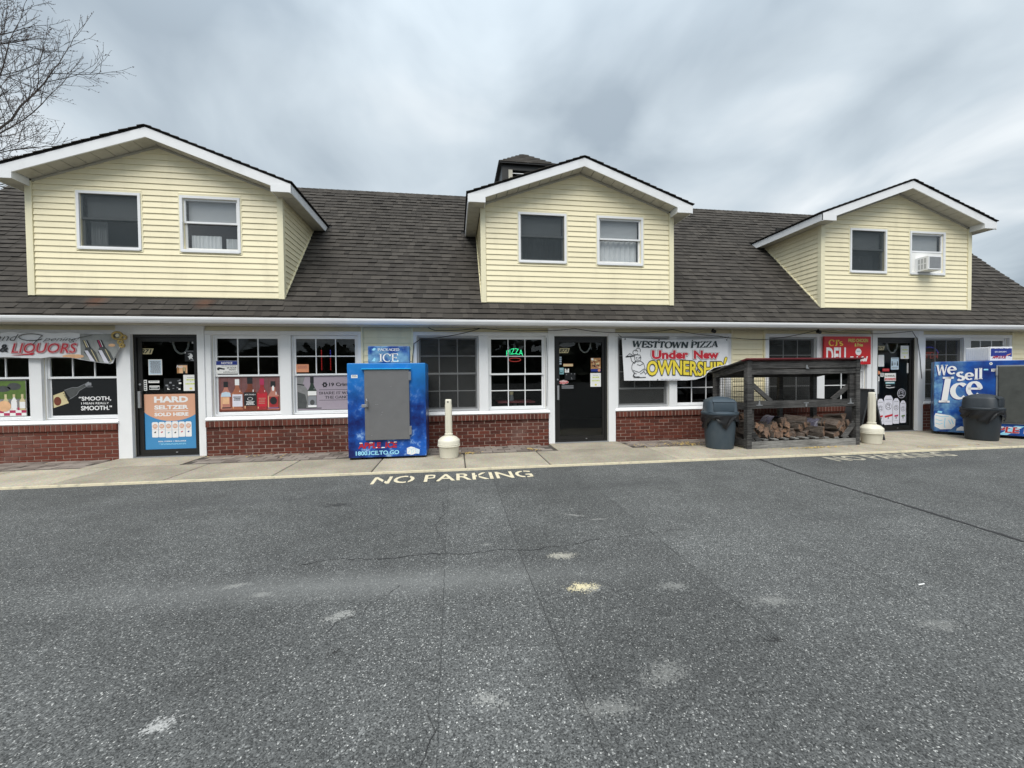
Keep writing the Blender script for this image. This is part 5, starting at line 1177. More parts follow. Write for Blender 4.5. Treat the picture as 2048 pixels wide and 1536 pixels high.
# nineteen crimes poster
def d(p):
    p.rect(-2.87, .765, -1.83, 1.385, 'poster_lilac', .5)
    p.poly([(-2.865, .785), (-2.70, .785), (-2.66, .86), (-2.66, 1.08), (-2.71, 1.17), (-2.77, 1.24), (-2.73, 1.375), (-2.865, 1.375)], 'pic_greymid', 1); p.poly([(-2.865, .785), (-2.72, .785), (-2.70, .90), (-2.73, 1.05), (-2.865, 1.10)], 'pic_greydark', 1.5); p.stroke([(-2.865, 1.24), (-2.75, 1.22)], .02, 'ink_black', 2)
    bottle(p, -2.69, -2.53, .80, 1.375, 'pic_bottlegreen', 'ink_black', None, 2, .60); p.rect(-2.685, 1.03, -2.535, 1.11, 'paper_white', 3); p.rect(-2.685, .81, -2.535, 1.02, 'ink_grey', 3); p.ell(-2.61, .90, .04, .05, 'pic_greydark', 4); p.rect(-2.685, .81, -2.535, .85, 'ink_white', 4)
    p.rect(-2.74, .785, -2.45, .80, 'ink_black', 1.5)
    p.text('19 Crimes', (-2.31, 1.195, -1.88, 1.262), 'ink_black', 2, 0, .03)
    p.ell(-2.385, 1.225, .04, .045, 'ink_black', 2)
    for a in range(6): an = a*pi/3; p.poly([(-2.385+.03*cos(an-.3), 1.225+.035*sin(an-.3)), (-2.385+.06*cos(an), 1.225+.062*sin(an)), (-2.385+.03*cos(an+.3), 1.225+.035*sin(an+.3))], 'ink_black', 2)
    p.ell(-2.385, 1.222, .012, .02, 'poster_lilac', 3)
    p.rect(-2.49, 1.128, -1.85, 1.134, 'ink_black', 2); p.rect(-2.49, .935, -1.85, .941, 'ink_black', 2)
    p.serif('SHARE IT WITH', (-2.49, 1.045, -1.86, 1.095), 'ink_black', 2, thick=.15, thin=.09); p.serif('THE GANG', (-2.39, .965, -1.97, 1.017), 'ink_black', 2, thick=.15, thin=.09)
sheet('window_poster', 'lilac wine poster with dark bottle in the window left of the upright ice freezer', 'poster', -2.87, .765, -1.83, 1.385, YP, 'poster_lilac', draw=d)
def d(p):
    p.rect(-4.203, 1.60, -3.857, 1.672, 'ink_navy', 1); p.text('NOTICE', (-4.12, 1.615, -3.935, 1.655), 'ink_white', 2, .12, .03)
    p.lines(-4.12, 1.572, -3.88, 1.588, 1, 'ink_grey', 1); p.text('24 HOUR', (-4.03, 1.536, -3.87, 1.562), 'ink_black', 1, 0, .02); p.text('VIDEO', (-4.00, 1.502, -3.88, 1.527), 'ink_black', 1, 0, .02); p.text('SURVEILLANCE', (-4.09, 1.462, -3.87, 1.482), 'ink_black', 1, 0, .02)
    p.poly([(-4.19, 1.545), (-4.16, 1.56), (-4.06, 1.535), (-4.07, 1.515), (-4.15, 1.525), (-4.155, 1.505), (-4.185, 1.51)], 'ink_black', 1)
sheet('notice_sign', 'white and blue notice sign for video surveillance in the upper window corner', 'sign', -4.205, 1.445, -3.855, 1.675, .048, 'paper_white', draw=d)
sheet('paper_notice', 'plain orange paper in the window left of the upright ice freezer', 'notice', -2.865, 1.46, -2.65, 1.605, .0475, 'ink_orange', draw=lambda p: p.lines(-2.85, 1.52, -2.67, 1.58, 4, 'pic_pink', 1))

# door 871
def d(p):
    p.rect(-5.375, .125, -4.512, 1.095, 'poster_blue', .4)
    p.poly([(-5.375, 1.095), (-5.375, .80)]+arc(-4.945, .98, .52, .36, 200, 340, 20)+[(-4.512, .80), (-4.512, 1.095)], 'poster_peach', 1)
    p.text('HARD', (-5.22, .945, -4.68, 1.055), 'ink_white', 2, 0, .05); p.text('SELTZER', (-5.22, .825, -4.68, .90), 'ink_white', 2, 0, .045); p.rect(-5.22, .795, -4.68, .803, 'ink_white', 2); p.text('SOLD HERE', (-5.22, .705, -4.68, .77), 'ink_white', 2, 0, .045)
    for i in range(6):
        x = -5.265+.106*i; h = .02*(1 if i in (2, 3) else 0); z0 = .335-h*.6
        p.poly([(x, z0+.01), (x+.01, z0), (x+.09, z0), (x+.10, z0+.01), (x+.10, z0+.25+h), (x+.085, z0+.27+h), (x+.015, z0+.27+h), (x, z0+.25+h)], 'ink_white', 3+.2*(i % 2)); p.ell(x+.05, z0+.195+h*.6, .04, .042, 'poster_peach', 4.2, 14); p.lines(x+.02, z0+.175+h*.6, x+.08, z0+.215+h*.6, 3, 'ink_white', 5, .5, i)
        p.poly([(x+.03, z0+.085), (x+.05, z0+.075), (x+.07, z0+.10), (x+.05, z0+.105)], ('ink_black', 'ink_red', 'pic_teal', 'ink_black', 'ink_red', 'ink_navy')[i], 4.2); p.rect(x+.005, z0+.135, x+.095, z0+.139, 'poster_peach', 4.2)
    p.text('REAL VODKA + REAL JUICE', (-5.17, .245, -4.73, .272), 'ink_white', 2, 0, .03); p.lines(-5.17, .195, -4.73, .222, 2, 'pale_cyan', 2, .5)
sheet('door_poster', 'blue and peach hard seltzer poster on the seltzer-poster door', 'poster', -5.375, .125, -4.512, 1.095, YD, 'poster_blue', draw=d)
def plate(num, x0, z0, x1, z1, y=YD):
    sh = .035
    sheet('house_number', {'871': 'slanted house number plate on the seltzer-poster door at the left', '873': 'slanted house number plate on the middle pizza-shop door', '875': 'slanted house number plate on the deli door beside the red sign'}[num], 'number plate', x0, z0, x1, z1, y, 'pic_tan', draw=lambda p: p.text(num, (x0+.035, z0+.012, x1-.03, z1-.012), 'ink_black', 1, .25, .03), poly=[(x0, z0), (x1-sh, z0), (x1, z1), (x0+sh, z1)])
plate('871', -5.442, 1.797, -5.205, 1.896); plate('873', 2.066, 1.803, 2.307, 1.899); plate('875', 9.49, 1.855, 9.715, 1.944)
sheet('paper_notice', 'pale blue typed sheet taped to the seltzer-poster door', 'notice', -5.295, 1.433, -5.08, 1.705, YD, 'paper_white', draw=lambda p: (p.rect(-5.283, 1.443, -5.092, 1.69, 'paper_blue', .5), p.lines(-5.27, 1.46, -5.105, 1.675, 14, 'ink_grey', 1, .75)))
def cert(x0, z0, x1, z1, lab):
    w, h = x1-x0, z1-z0
    def d(p):
        p.lines(x0+.25*w, z0+.80*h, x1-.28*w, z0+.84*h, 1, 'ink_grey', 1); p.lines(x0+.12*w, z0+.63*h, x1-.12*w, z0+.73*h, 1, 'ink_lime', 1, .8, 2); p.lines(x0+.45*w, z0+.55*h, x1-.45*w, z0+.58*h, 1, 'ink_grey', 1); p.lines(x0+.12*w, z0+.38*h, x1-.12*w, z0+.48*h, 1, 'ink_lime', 1, .8, 4); p.ell((x0+x1)/2, z0+.14*h, .10*w, .065*h, 'ink_yellow', 1); p.ell((x0+x1)/2, z0+.14*h, .06*w, .035*h, 'ink_lime', 2)
    sheet('certificate', lab, 'notice', x0, z0, x1, z1, YD, 'paper_white', draw=d)
cert(-4.748, 1.146, -4.512, 1.430, 'white certificate with yellow lettering above the seltzer poster'); cert(2.735, 1.115, 2.958, 1.395, 'white certificate with yellow lettering on the middle pizza-shop door, lower right'); cert(10.14, 1.655, 10.36, 1.955, 'white certificate at the top right of the deli door')
def sticker(label, x0, z0, x1, z1, mat, draw=None, group=None, cat='sticker', y=YD, name='sticker'): return sheet(name, label, cat, x0, z0, x1, z1, y, mat, group, draw)
def d(p):
    for k in range(5): p.rect(-5.375+.008, 1.175+.034*k, -5.335, 1.195+.034*k, 'ink_teal', 1)
sticker('narrow vertical strip of card logos on the seltzer-poster door', -5.375, 1.16, -5.325, 1.348, 'paper_white', d)
sticker('long thin white label on the seltzer-poster door', -5.30, 1.293, -5.13, 1.333, 'paper_white', lambda p: p.lines(-5.285, 1.303, -5.145, 1.323, 1, 'ink_grey', 1))
sticker('white and teal label above the seltzer poster at the left', -5.29, 1.176, -5.13, 1.246, 'paper_white', lambda p: (p.rect(-5.285, 1.186, -5.135, 1.228, 'ink_teal', 1), p.lines(-5.275, 1.195, -5.15, 1.22, 2, 'paper_white', 2)))
sticker('small square grey tag in the top right corner of the seltzer-poster door', -4.60, 1.982, -4.565, 2.02, 'ink_grey', lambda p: p.lines(-4.597, 1.985, -4.568, 2.017, 3, 'paper_white', 1, .5))
def d(p):
    p.rect(-4.70, 1.845, -4.575, 1.853, 'ink_grey', 1); p.poly([(-4.67, 1.75), (-4.64, 1.77), (-4.63, 1.80), (-4.60, 1.80), (-4.585, 1.76), (-4.60, 1.735), (-4.58, 1.70), (-4.62, 1.72), (-4.645, 1.70), (-4.65, 1.735)], 'ink_white', 1); p.stroke([(-4.66, 1.795), (-4.62, 1.81), (-4.60, 1.79)], .008, 'ink_white', 1); p.poly([(-4.63, 1.70), (-4.565, 1.69), (-4.57, 1.675), (-4.62, 1.685)], 'ink_grey', 1); p.rect(-4.712, 1.81, -4.70, 1.835, 'ink_white', 1)
sticker('black decal with white leaping deer emblem on the seltzer-poster door', -4.715, 1.668, -4.555, 1.86, 'poster_black', d, cat='decal', name='decal')
def d(p):
    p.rect(-4.81, 1.46, -4.68, 1.60, 'pic_glow', 1); p.rect(-4.75, 1.46, -4.71, 1.56, 'ink_black', 2); p.ell(-4.73, 1.53, .012, .04, 'pic_tan', 3); p.rect(-4.845, 1.46, -4.80, 1.6, 'pic_food', .8)
    p.text('Peak', (-4.85, 1.555, -4.745, 1.60), 'ink_white', 4, .25, .02)
sticker('dark decal with glowing orange bottle scene on the seltzer-poster door', -4.85, 1.452, -4.67, 1.625, 'poster_black', d, cat='decal', name='decal')
def d(p):
    r = random.Random(4)
    for i in range(12): x, z = r.uniform(-5.05, -4.80), r.uniform(1.15, 1.36); p.rect(x, z, x+r.uniform(.01, .045), z+r.uniform(.008, .03), 'ink_grey' if i % 3 else 'paper_white', 1)
sticker('dark hours sign with scattered white print on the seltzer-poster door', -5.06, 1.14, -4.79, 1.37, 'poster_black', d, cat='decal', name='hours_sign')
# door 873
def d(p):
    for z in (1.70, 1.66, 1.62, 1.575): p.rect(2.084, z, 2.132, z+.028, 'paper_blue', 1); p.rect(2.09, z+.009, 2.126, z+.018, 'ink_grey', 2)
sticker('column of small card logo stickers on the middle pizza-shop door', 2.08, 1.56, 2.137, 1.735, 'poster_black', d)
sticker('tan rectangular label on the middle pizza-shop door', 2.17, 1.533, 2.372, 1.586, 'ink_orange', lambda p: (p.rect(2.173, 1.537, 2.369, 1.582, 'pic_tan', .6), p.lines(2.19, 1.55, 2.35, 1.57, 1, 'pic_glow', 1)))
sticker('teal square sticker on the middle pizza-shop door', 2.076, 1.375, 2.18, 1.508, 'pic_teal', lambda p: (p.ell(2.128, 1.43, .035, .03, 'ink_teal', 1), p.ell(2.128, 1.437, .03, .024, 'pic_teal', 2), p.lines(2.09, 1.46, 2.165, 1.495, 2, 'paper_blue', 1)))
sticker('white rounded tag sticker beside the teal sticker', 2.20, 1.41, 2.288, 1.488, 'paper_white', lambda p: (p.ell(2.245, 1.478, .022, .014, 'ink_black', 1), p.lines(2.212, 1.425, 2.276, 1.455, 2, 'ink_grey', 1)), )
def d(p):
    p.ell(2.17, 1.216, .108, .037, 'ink_white', .5); p.ell(2.17, 1.216, .102, .032, 'sign_red', 1); p.ell(2.17, 1.25, .03, .008, 'ink_white', 1); p.ell(2.17, 1.182, .03, .008, 'ink_white', 1); p.lines(2.09, 1.205, 2.25, 1.235, 2, 'ink_white', 2, .6)
sheet('sticker', 'red oval sticker with white edge on the middle pizza-shop door', 'sticker', 2.062, 1.179, 2.278, 1.253, YD, 'sign_red', draw=d, poly=[(2.17+.108*cos(2*pi*i/28), 1.216+.037*sin(2*pi*i/28)) for i in range(28)])
def d(p):
    p.rect(2.745, 1.425, 2.955, 1.70, 'pic_food', .5); r = random.Random(8)
    for i in range(26): p.ell(r.uniform(2.77, 2.93), r.uniform(1.50, 1.67), r.uniform(.01, .03), r.uniform(.008, .02), r.choice(('pic_tan', 'pic_amber', 'pic_glow', 'ink_black', 'pic_pink')), 1+.1*i, 9)
    p.rect(2.745, 1.425, 2.955, 1.478, 'ink_navy', 4.2); p.ell(2.92, 1.45, .03, .026, 'ink_orange', 4.6, 12); p.rect(2.755, 1.655, 2.80, 1.695, 'paper_white', 4.2)
sticker('food photo poster of pizza and sandwiches on the middle pizza-shop door', 2.745, 1.423, 2.955, 1.705, 'ink_black', d, cat='poster', name='door_poster')
sticker('dark hours sign with faint white digits on the middle pizza-shop door', 2.2, 1.26, 2.42, 1.40, 'poster_black', lambda p: [p.rect(x, z, x+.012, z+.02, 'ink_grey', 1) for x, z in ((2.23, 1.36), (2.33, 1.375), (2.40, 1.37), (2.33, 1.29), (2.34, 1.27))], cat='decal', name='hours_sign')
for z in (1.09, 1.128):
    sheet('push_bar_label', '%s of two grey strips on the middle door under the red oval sticker' % ('lower' if z < 1.1 else 'upper'), 'label strip', 2.135, z, 2.38, z+.018, YD, 'ink_grey', 'grey strips on the middle door')
# door 875
sticker('pale sheet at the upper left of the deli door', 9.535, 1.48, 9.70, 1.745, 'paper_blue', lambda p: (p.rect(9.54, 1.485, 9.695, 1.74, 'paper_white', .5), p.lines(9.555, 1.50, 9.68, 1.72, 12, 'pic_can', 1)), cat='notice', name='paper_notice')
def d(p):
    p.lines(9.90, 1.65, 10.07, 1.675, 1, 'ink_grey', 1); p.lines(9.90, 1.43, 10.07, 1.47, 2, 'ink_grey', 1)
    for x in (9.915, 10.055): p.poly([(x-.02, 1.50), (x+.02, 1.50), (x+.012, 1.57), (x-.012, 1.57)], 'ink_black', 1); p.ell(x, 1.585, .012, .016, 'ink_black', 1)
    p.lines(9.95, 1.51, 10.02, 1.57, 4, 'ink_grey', 1)
sticker('pale blue distancing sheet with two figures on the deli door', 9.883, 1.41, 10.09, 1.685, 'paper_blue', d, cat='notice', name='paper_notice')
sticker('red label above the moving truck sticker', 9.66, 1.37, 9.84, 1.435, 'ink_red', lambda p: p.lines(9.68, 1.39, 9.82, 1.415, 1, 'pic_pink', 1))
def d(p):
    p.text('U-HAUL', (9.735, 1.245, 9.995, 1.29), 'ink_black', 1, 0, .03); p.rect(9.722, 1.165, 10.01, 1.215, 'sign_red', 1); p.text('Neighborhood Dealer', (9.74, 1.172, 9.995, 1.205), 'ink_white', 2, 0, .02)
sticker('white U-HAUL dealer sticker with red band on the deli door', 9.715, 1.15, 10.018, 1.327, 'paper_white', d)
sticker('green strip label under the moving truck sticker', 9.74, 1.082, 9.99, 1.13, 'pic_teal', lambda p: p.lines(9.76, 1.093, 9.97, 1.12, 1, 'ink_white', 1))
sheet('sticker', 'round orange sticker at the left edge of the deli door', 'sticker', 9.50, 1.30, 9.60, 1.384, YD, 'ink_orange', poly=[(9.552+.05*cos(2*pi*i/20), 1.342+.042*sin(2*pi*i/20)) for i in range(20)])
sticker('small white tag at the left edge of the deli door', 9.495, 1.15, 9.58, 1.258, 'paper_white', lambda p: p.lines(9.505, 1.17, 9.57, 1.245, 4, 'ink_grey', 1)); sticker('white and grey tag beside the round orange sticker', 9.607, 1.25, 9.69, 1.335, 'paper_white', lambda p: p.lines(9.615, 1.26, 9.68, 1.325, 3, 'ink_black', 1))
sticker('narrow vertical hours strip at the right of the deli door', 10.315, 1.327, 10.352, 1.549, 'paper_white', lambda p: [p.rect(10.32, 1.335+.03*k, 10.347, 1.352+.03*k, 'ink_grey', 1) for k in range(7)])
sticker('black decal with white swoosh under the green label', 9.74, .985, 10.0, 1.06, 'poster_black', lambda p: (p.lines(9.75, 1.035, 9.88, 1.055, 1, 'ink_white', 1), p.stroke([(9.76, 1.01), (9.84, .99), (9.98, 1.005)], .014, 'ink_white', 1)), cat='decal', name='decal')
def wave(p, cx, cz, r, m1, ly):
    p.ell(cx, cz, r*1.02, r, m1, ly); p.ell(cx, cz, r*.93, r*.91, 'pic_can' if m1 == 'ink_black' else 'poster_black', ly+.7)
    m2 = m1
    p.stroke(arc(cx-.05*r, cz+.05*r, .55*r, .6*r, 200, 20, 8), .13*r, m2, ly+1.4); p.stroke(arc(cx+.1*r, cz-.05*r, .3*r, .35*r, 130, -60, 6), .10*r, m2, ly+1.4); p.stroke([(cx-.7*r, cz-.5*r), (cx, cz-.35*r), (cx+.7*r, cz-.6*r)], .12*r, m2, ly+1.4)
sheet('decal', 'round white wave emblem at the lower right of the deli door', 'decal', 10.06, .75, 10.285, .97, YD, 'poster_black', draw=lambda p: wave(p, 10.172, .86, .108, 'pic_can', 1), poly=[(10.172+.115*cos(2*pi*i/24), .86+.113*sin(2*pi*i/24)) for i in range(24)])
for i, (a, b_, z0, z1, lab, bandm) in enumerate(((9.53, 9.705, .16, .745, 'leftmost tall white seltzer can decal on the deli door', 'ink_red'), (9.71, 9.94, .145, .818, 'tallest white seltzer can decal on the deli door with red slash', 'ink_red'), (9.95, 10.12, .165, .75, 'white seltzer can decal on the deli door, second from the right', 'pic_claret'), (10.14, 10.30, .18, .695, 'rightmost white seltzer can decal on the deli door with green mark', 'pic_green'))):
    w, h = b_-a, z1-z0; c = (a+b_)/2; sl = .04 if i == 0 else 0
    pts = [(a+sl*1.6+.02, z0), (b_-.015, z0), (b_, z0+.02), (b_, z1-.07), (b_-.035, z1-.02), (b_-.05, z1), (a+.05, z1), (a+.03, z1-.02), (a, z1-.07), (a+sl*1.3, z0+.02)]
    def d(p):
        wave(p, c, z0+.63*h, w*.36, 'ink_black', 1.); p.lines(a+.03, z0+.84*h, b_-.03, z0+.88*h, 1, 'ink_grey', 1)
        p.poly([(a+.02+sl, z0+.24*h), (b_-.005, z0+.30*h), (b_-.005, z0+.37*h), (a+.02+sl, z0+.31*h)] if i == 1 else [(a+.04+sl, z0+.27*h), (b_-.03, z0+.29*h), (b_-.03, z0+.36*h), (a+.04+sl, z0+.34*h)], bandm, 1); p.ell(c+sl/2, z0+.235*h, .02, .025, 'ink_grey', 1.5, 10); p.rect(a+.03+sl, z0+.12*h, b_-.02, z0+.128*h, 'ink_grey', 1)
    sheet('can_decal', lab, 'decal', a, z0, b_, z1, YD, 'pic_can', 'seltzer can decals on the right-hand door', d, poly=pts)

# garland loops inside the doors
for lab, cx, cz, w, h in (('grey rope loop hanging inside the seltzer-poster door', -4.81, 2.02, .125, .21), ('grey rope loop hanging inside the middle pizza-shop door', 2.645, 2.03, .125, .21), ('grey rope loop hanging inside the deli door', 10.0, 2.0, .13, .2)):
    o_ = root('door_garland', lab, 'garland', (cx, .135, cz-h), 0, 'rope loops inside the shop doors'); mb = MB(); mb.tube([(w*cos(rad(180+180*i/16))*(1+.04*sin(i*2)), .0, h+h*sin(rad(180+180*i/16))) for i in range(17)], .016, 8, 'rope_grey'); mb.build('rope', o_, True)
    for s in (-1, 1):
        mb = MB(); mb.tube([(s*w, 0, h+.0), (s*w, 0, h+.02)], .02, 8, 'rope_grey'); mb.build('loop_end', o_)

# neon signs
def neon(name, label, items, loc, tubes=()):
    r = root(name, label, 'neon sign', loc)
    for nm, t, box, mat, ang in items:
        p = Print(lambda u, v, l: (u, 0, v)); V, F = text_geo(t, 0, -.012); xs = [q[0] for q in V]
        x0_, z0_, x1_, z1_ = box; wf = (lambda u, v: (u, v+ang*(1-((u-(x0_+x1_)/2)/((x1_-x0_)/2))**2)-ang))
        V0, _ = text_geo(t, 0, 0); p.fit(V0, V, F, box, mat, 0, wf); o = p.build(nm, r)
        md = o.modifiers.new('thick', 'SOLIDIFY'); md.thickness = .006
    for nm, pts, mat in tubes:
        mb = MB(); mb.tube(pts, .006, 6, mat); mb.build(nm, r)
neon('neon_sign', 'green arched pizza neon sign behind the window left of the middle pizza-shop door', [('letters', 'PIZZA', (-.17, 0, .17, .115), 'neon_green', .05)], (1.20, .16, 1.79), [('underline_tube', [(.12*cos(rad(a)), 0, -.115+.035*sin(rad(a))) for a in range(0, 361, 20)], 'neon_red_dim')])
neon('neon_sign', 'dim red open neon sign with blue arc right of the deli door', [('letters', 'OPEN', (-.24, 0, .24, .16), 'neon_red_dim', .0)], (11.06, .16, 1.66), [('arc_tube', [(.27*cos(rad(a)), 0, .05+.22*sin(rad(a))) for a in range(20, 161, 10)], 'neon_blue')])
led = root('led_sign', 'faint red and blue dotted light strip behind the window by the ice freezer', 'light strip', (-2.47, .17, 1.5))
for i in range(13):
    for j, mt in ((0, 'neon_red'), (1, 'neon_red')):
        mb = MB(); mb.box(.16*j, .16*j+.012, 0, .006, .03*i, .03*i+.012, mt if i < 8 else ('neon_blue' if j else 'neon_red')); mb.build('lamp_dot', led)
fl = root('ceiling_light', 'white tube light inside, at the top right of the window by the ice freezer', 'light', (-1.86, .55, 2.16)); mb = MB(); mb.bev(-.25, .25, -.035, .035, -.02, .0, .006, 'tube_light'); mb.build('tube', fl); mb = MB(); mb.bev(-.28, .28, -.06, .06, .001, .05, .006, 'vinyl_white'); mb.build('housing', fl)
# glimpses inside: counter, table with a shaker, bottle shelves
tb = root('table', 'small red table inside the pizza shop window', 'table', (1.25, .55, 0)); mb = MB(); mb.bev(-.38, .38, -.28, .28, .80, .83, .006, 'counter_red'); mb.build('table_top', tb); mb = MB(); mb.tube([(0, 0, 0), (0, 0, .80)], .04, 10, 'steel'); mb.build('leg', tb)
sk = root('shaker', 'glass shaker with pale lid on the red table inside', 'shaker', (1.17, .50, .831)); mb = MB(); mb.lathe([(.045, 0), (.05, .02), (.04, .10), (.036, .13)], 14, 'ink_grey'); mb.build('jar', sk, True); mb = MB(); mb.lathe([(.042, .131), (.042, .185), (.03, .195)], 14, 'pic_tan'); mb.build('lid', sk, True)
for k, (sx_, nb) in enumerate(((-4.95, 7), (-3.6, 9), (-2.4, 8))):
    sh = root('bottle_shelf', ('bottle shelf seen through the seltzer-poster door', 'bottle shelf seen through the window right of the seltzer-poster door', 'bottle shelf seen through the window by the ice freezer')[k], 'shelf', (sx_, 2.6, 0), 0, 'bottle shelves inside the liquor store')
    mb = MB(); mb.box(-.55, .55, .18, .2, 0, 1.9, 'shelf_wood'); mb.build('back_panel', sh)
    for z in (.05, .55, 1.05, 1.5): 
        mb = MB(); mb.box(-.55, .55, -.15, .179, z, z+.03, 'shelf_wood'); mb.build('shelf', sh)

# ------------------------------------------------------------------ banners and the deli sign
def banner_fn(y, amp, ox, oz, clip=None, dl=.0022):
    def f(u, v, l):
        if clip: v = max(v, clip(u)+(.004*l if l else 0))
        w = amp*(sin(u*7.3+v*2.1)+.5*sin(v*9+u*3.1)); return (u-ox, y+w-dl*l, v-oz)
    return f
def lerp(x, pts):
    for (a, b), (c, d_) in zip(pts, pts[1:]):
        if x <= c: return b+(d_-b)*(x-a)/(c-a)
    return pts[-1][1]
# pizza banner
bx0, bx1 = 3.335, 5.685
cl1 = lambda u: lerp(u, [(3.3, 1.235), (4.75, 1.225), (4.95, 1.24), (5.13, 1.29), (5.22, 1.40), (5.34, 1.475), (5.70, 1.55)])
top1 = lambda u: 2.095-.035*sin(pi*(u-bx0)/(bx1-bx0))
fb = banner_fn(-.105, .006, 4.5, 1.23, cl1)
ban = root('shop_banner', 'white Westtown Pizza under new ownership banner with curled lower corner', 'banner', (4.5, 0, 1.23))
mb = MB(); nx, nz = 72, 26; V = []
for j in range(nz+1):
    for i in range(nx+1):
        u = bx0+(bx1-bx0)*i/nx+.05*(1-j/nz)*(1-i/nx); lo = cl1(u); v = lo+(top1(u)-lo)*j/nz
        x_, y_, z_ = fb(u, v, 0); fold = .35*max(0, 1-(v-lo)/.05)*max(0, min(1, (u-4.95)/.2)); V.append((x_, y_-.035*fold+.0, z_))
mb.add(V, [(j*(nx+1)+i, j*(nx+1)+i+1, (j+1)*(nx+1)+i+1, (j+1)*(nx+1)+i) for j in range(nz) for i in range(nx)], 'banner_white'); mb.build('cloth', ban, True)
fb2 = banner_fn(-.112, .006, 4.5, 1.23, lambda u: cl1(u)+.006)
p = Print(fb2); sag = lambda u, v: (u, v-.03*sin(pi*(u-bx0)/(bx1-bx0)))
p.serif('WESTTOWN PIZZA', (3.56, 1.915, 5.44, 2.055), 'ink_teal', 1, sag, thick=.24, thin=.07, shear=.12, track=.02); p.build('title_lettering', ban)
p = Print(fb2)
p.text('Under', (3.975, 1.655, 4.775, 1.85), 'ink_red', 1, 0, .055, out=[(.05, 'ink_black'), (.03, 'ink_white')] and None)
for off, mt, ly in ((.115, 'ink_black', 1), (.095, 'ink_white', 2), (.05, 'ink_red', 3)):
    V0, _ = text_geo('Under', 0, .05); V, F = text_geo('Under', 0, off); p.fit(V0, V, F, (3.975, 1.665, 4.775, 1.845), mt, ly); V0, _ = text_geo('New', .0, .05); V, F = text_geo('New', 0, off); p.fit(V0, V, F, (4.895, 1.665, 5.455, 1.84), mt, ly)
p.build('red_lettering', ban)
p = Print(fb2); wz = lambda u, v: (u, v+.0*u)
for off, mt, ly in ((.075, 'ink_black', 1), (.03, 'ink_yellow', 2)):
    for word, x0_, x1_ in (('OWNERSHIP', 3.87, 5.555), ):
        V0, _ = text_geo(word, 0, .03); V, F = text_geo(word, 0, off); p.fit(V0, V, F, (x0_, 1.325, x1_, 1.625), mt, ly, lambda u, v: (u, v+.02*sin((u-3.87)*3.3)))
    V0, _ = text_geo('!', .3, .03); V, F = text_geo('!', .3, off); p.fit(V0, V, F, (5.55, 1.50, 5.65, 1.70), mt, ly)
p.build('yellow_lettering', ban)
p = Print(fb2); S = lambda pts, w=.010: p.stroke(pts, w, 'ink_black', 1)
# generic line-drawn cook carrying a tray
S(arc(3.62, 1.80, .055, .05, 20, 340, 12)); S(arc(3.68, 1.84, .05, .05, -30, 200, 10)); S([(3.60, 1.76), (3.72, 1.75)]); S(arc(3.67, 1.69, .07, .075, 160, 400, 12)); S([(3.42, 1.715), (3.60, 1.735)], .022); S([(3.44, 1.73), (3.50, 1.78), (3.56, 1.745)])
S([(3.52, 1.71), (3.54, 1.63), (3.60, 1.58), (3.63, 1.62)]); S(arc(3.66, 1.50, .12, .13, 100, 260, 10)); S(arc(3.70, 1.50, .12, .13, -80, 80, 10)); S([(3.57, 1.44), (3.70, 1.40), (3.80, 1.47)]); S([(3.66, 1.56), (3.72, 1.54), (3.78, 1.57)]); S([(3.60, 1.39), (3.57, 1.33), (3.62, 1.305), (3.70, 1.31)], .018); S([(3.58, 1.30), (3.70, 1.295), (3.84, 1.30)], .014); S([(3.80, 1.42), (3.84, 1.36), (3.87, 1.41), (3.83, 1.47)]); S([(3.63, 1.69), (3.66, 1.70)], .014); S([(3.69, 1.69), (3.73, 1.70)], .014); S([(3.64, 1.655), (3.70, 1.645)])
p.build('cook_drawing', ban)
p = Print(fb2); p.lines(4.16, 1.243, 4.58, 1.268, 1, 'pic_can', 1, .8); p.build('small_print', ban)
for u, v in ((3.40, 2.07), (4.13, 2.05), (4.87, 2.045), (5.64, 2.06), (4.1, 1.245)):
    mb = MB(); x_, y_, z_ = fb2(u, v, 1.5); mb.lathe([(.013, 0), (.013, .004), (.006, .004)], 10, 'black_plastic'); o = mb.build('eyelet', ban); o.rotation_euler = (rad(90), 0, 0); o.location = (x_, y_, z_)
for u, v, q in ((3.36, 2.09, (3.30, -.03, 2.17)), (5.66, 2.09, (5.75, -.03, 2.14)), (3.42, 1.25, (3.36, -.02, 1.24))):
    mb = MB(); a = fb(u, v, 0); mb.tube([a, (q[0]-4.5, q[1], q[2]-1.23)], .004, 5, 'cable_black'); mb.build('tie', ban)
# liquor banner (only its right-hand end is in view)
lx0, lx1 = -8.4, -5.60
cl2 = lambda u: lerp(u, [(-8.5, 1.76), (-7.2, 1.745), (-7.0, 1.73), (-6.75, 1.725), (-6.6, 1.75), (-6.35, 1.73), (-6.0, 1.66), (-5.74, 1.622), (-5.715, 1.64), (-5.58, 1.98)])
fl2 = banner_fn(-.10, .007, -7.0, 1.62, cl2); fl3 = banner_fn(-.107, .007, -7.0, 1.62, lambda u: cl2(u)+.006)
bn2 = root('shop_banner', 'grand opening liquors banner hanging over the left-most windows', 'banner', (-7.0, 0, 1.62))
mb = MB(); nx, nz = 72, 14; V = []
for j in range(nz+1):
    for i in range(nx+1): u = lx0+(lx1-lx0)*i/nx; lo = cl2(u); V.append(fl2(u, lo+(2.155-.02*sin(i*.3)**2-lo)*j/nz, 0))
mb.add(V, [(j*(nx+1)+i, j*(nx+1)+i+1, (j+1)*(nx+1)+i+1, (j+1)*(nx+1)+i) for j in range(nz) for i in range(nx)], 'banner_white'); mb.build('cloth', bn2, True)
p = Print(fl3)
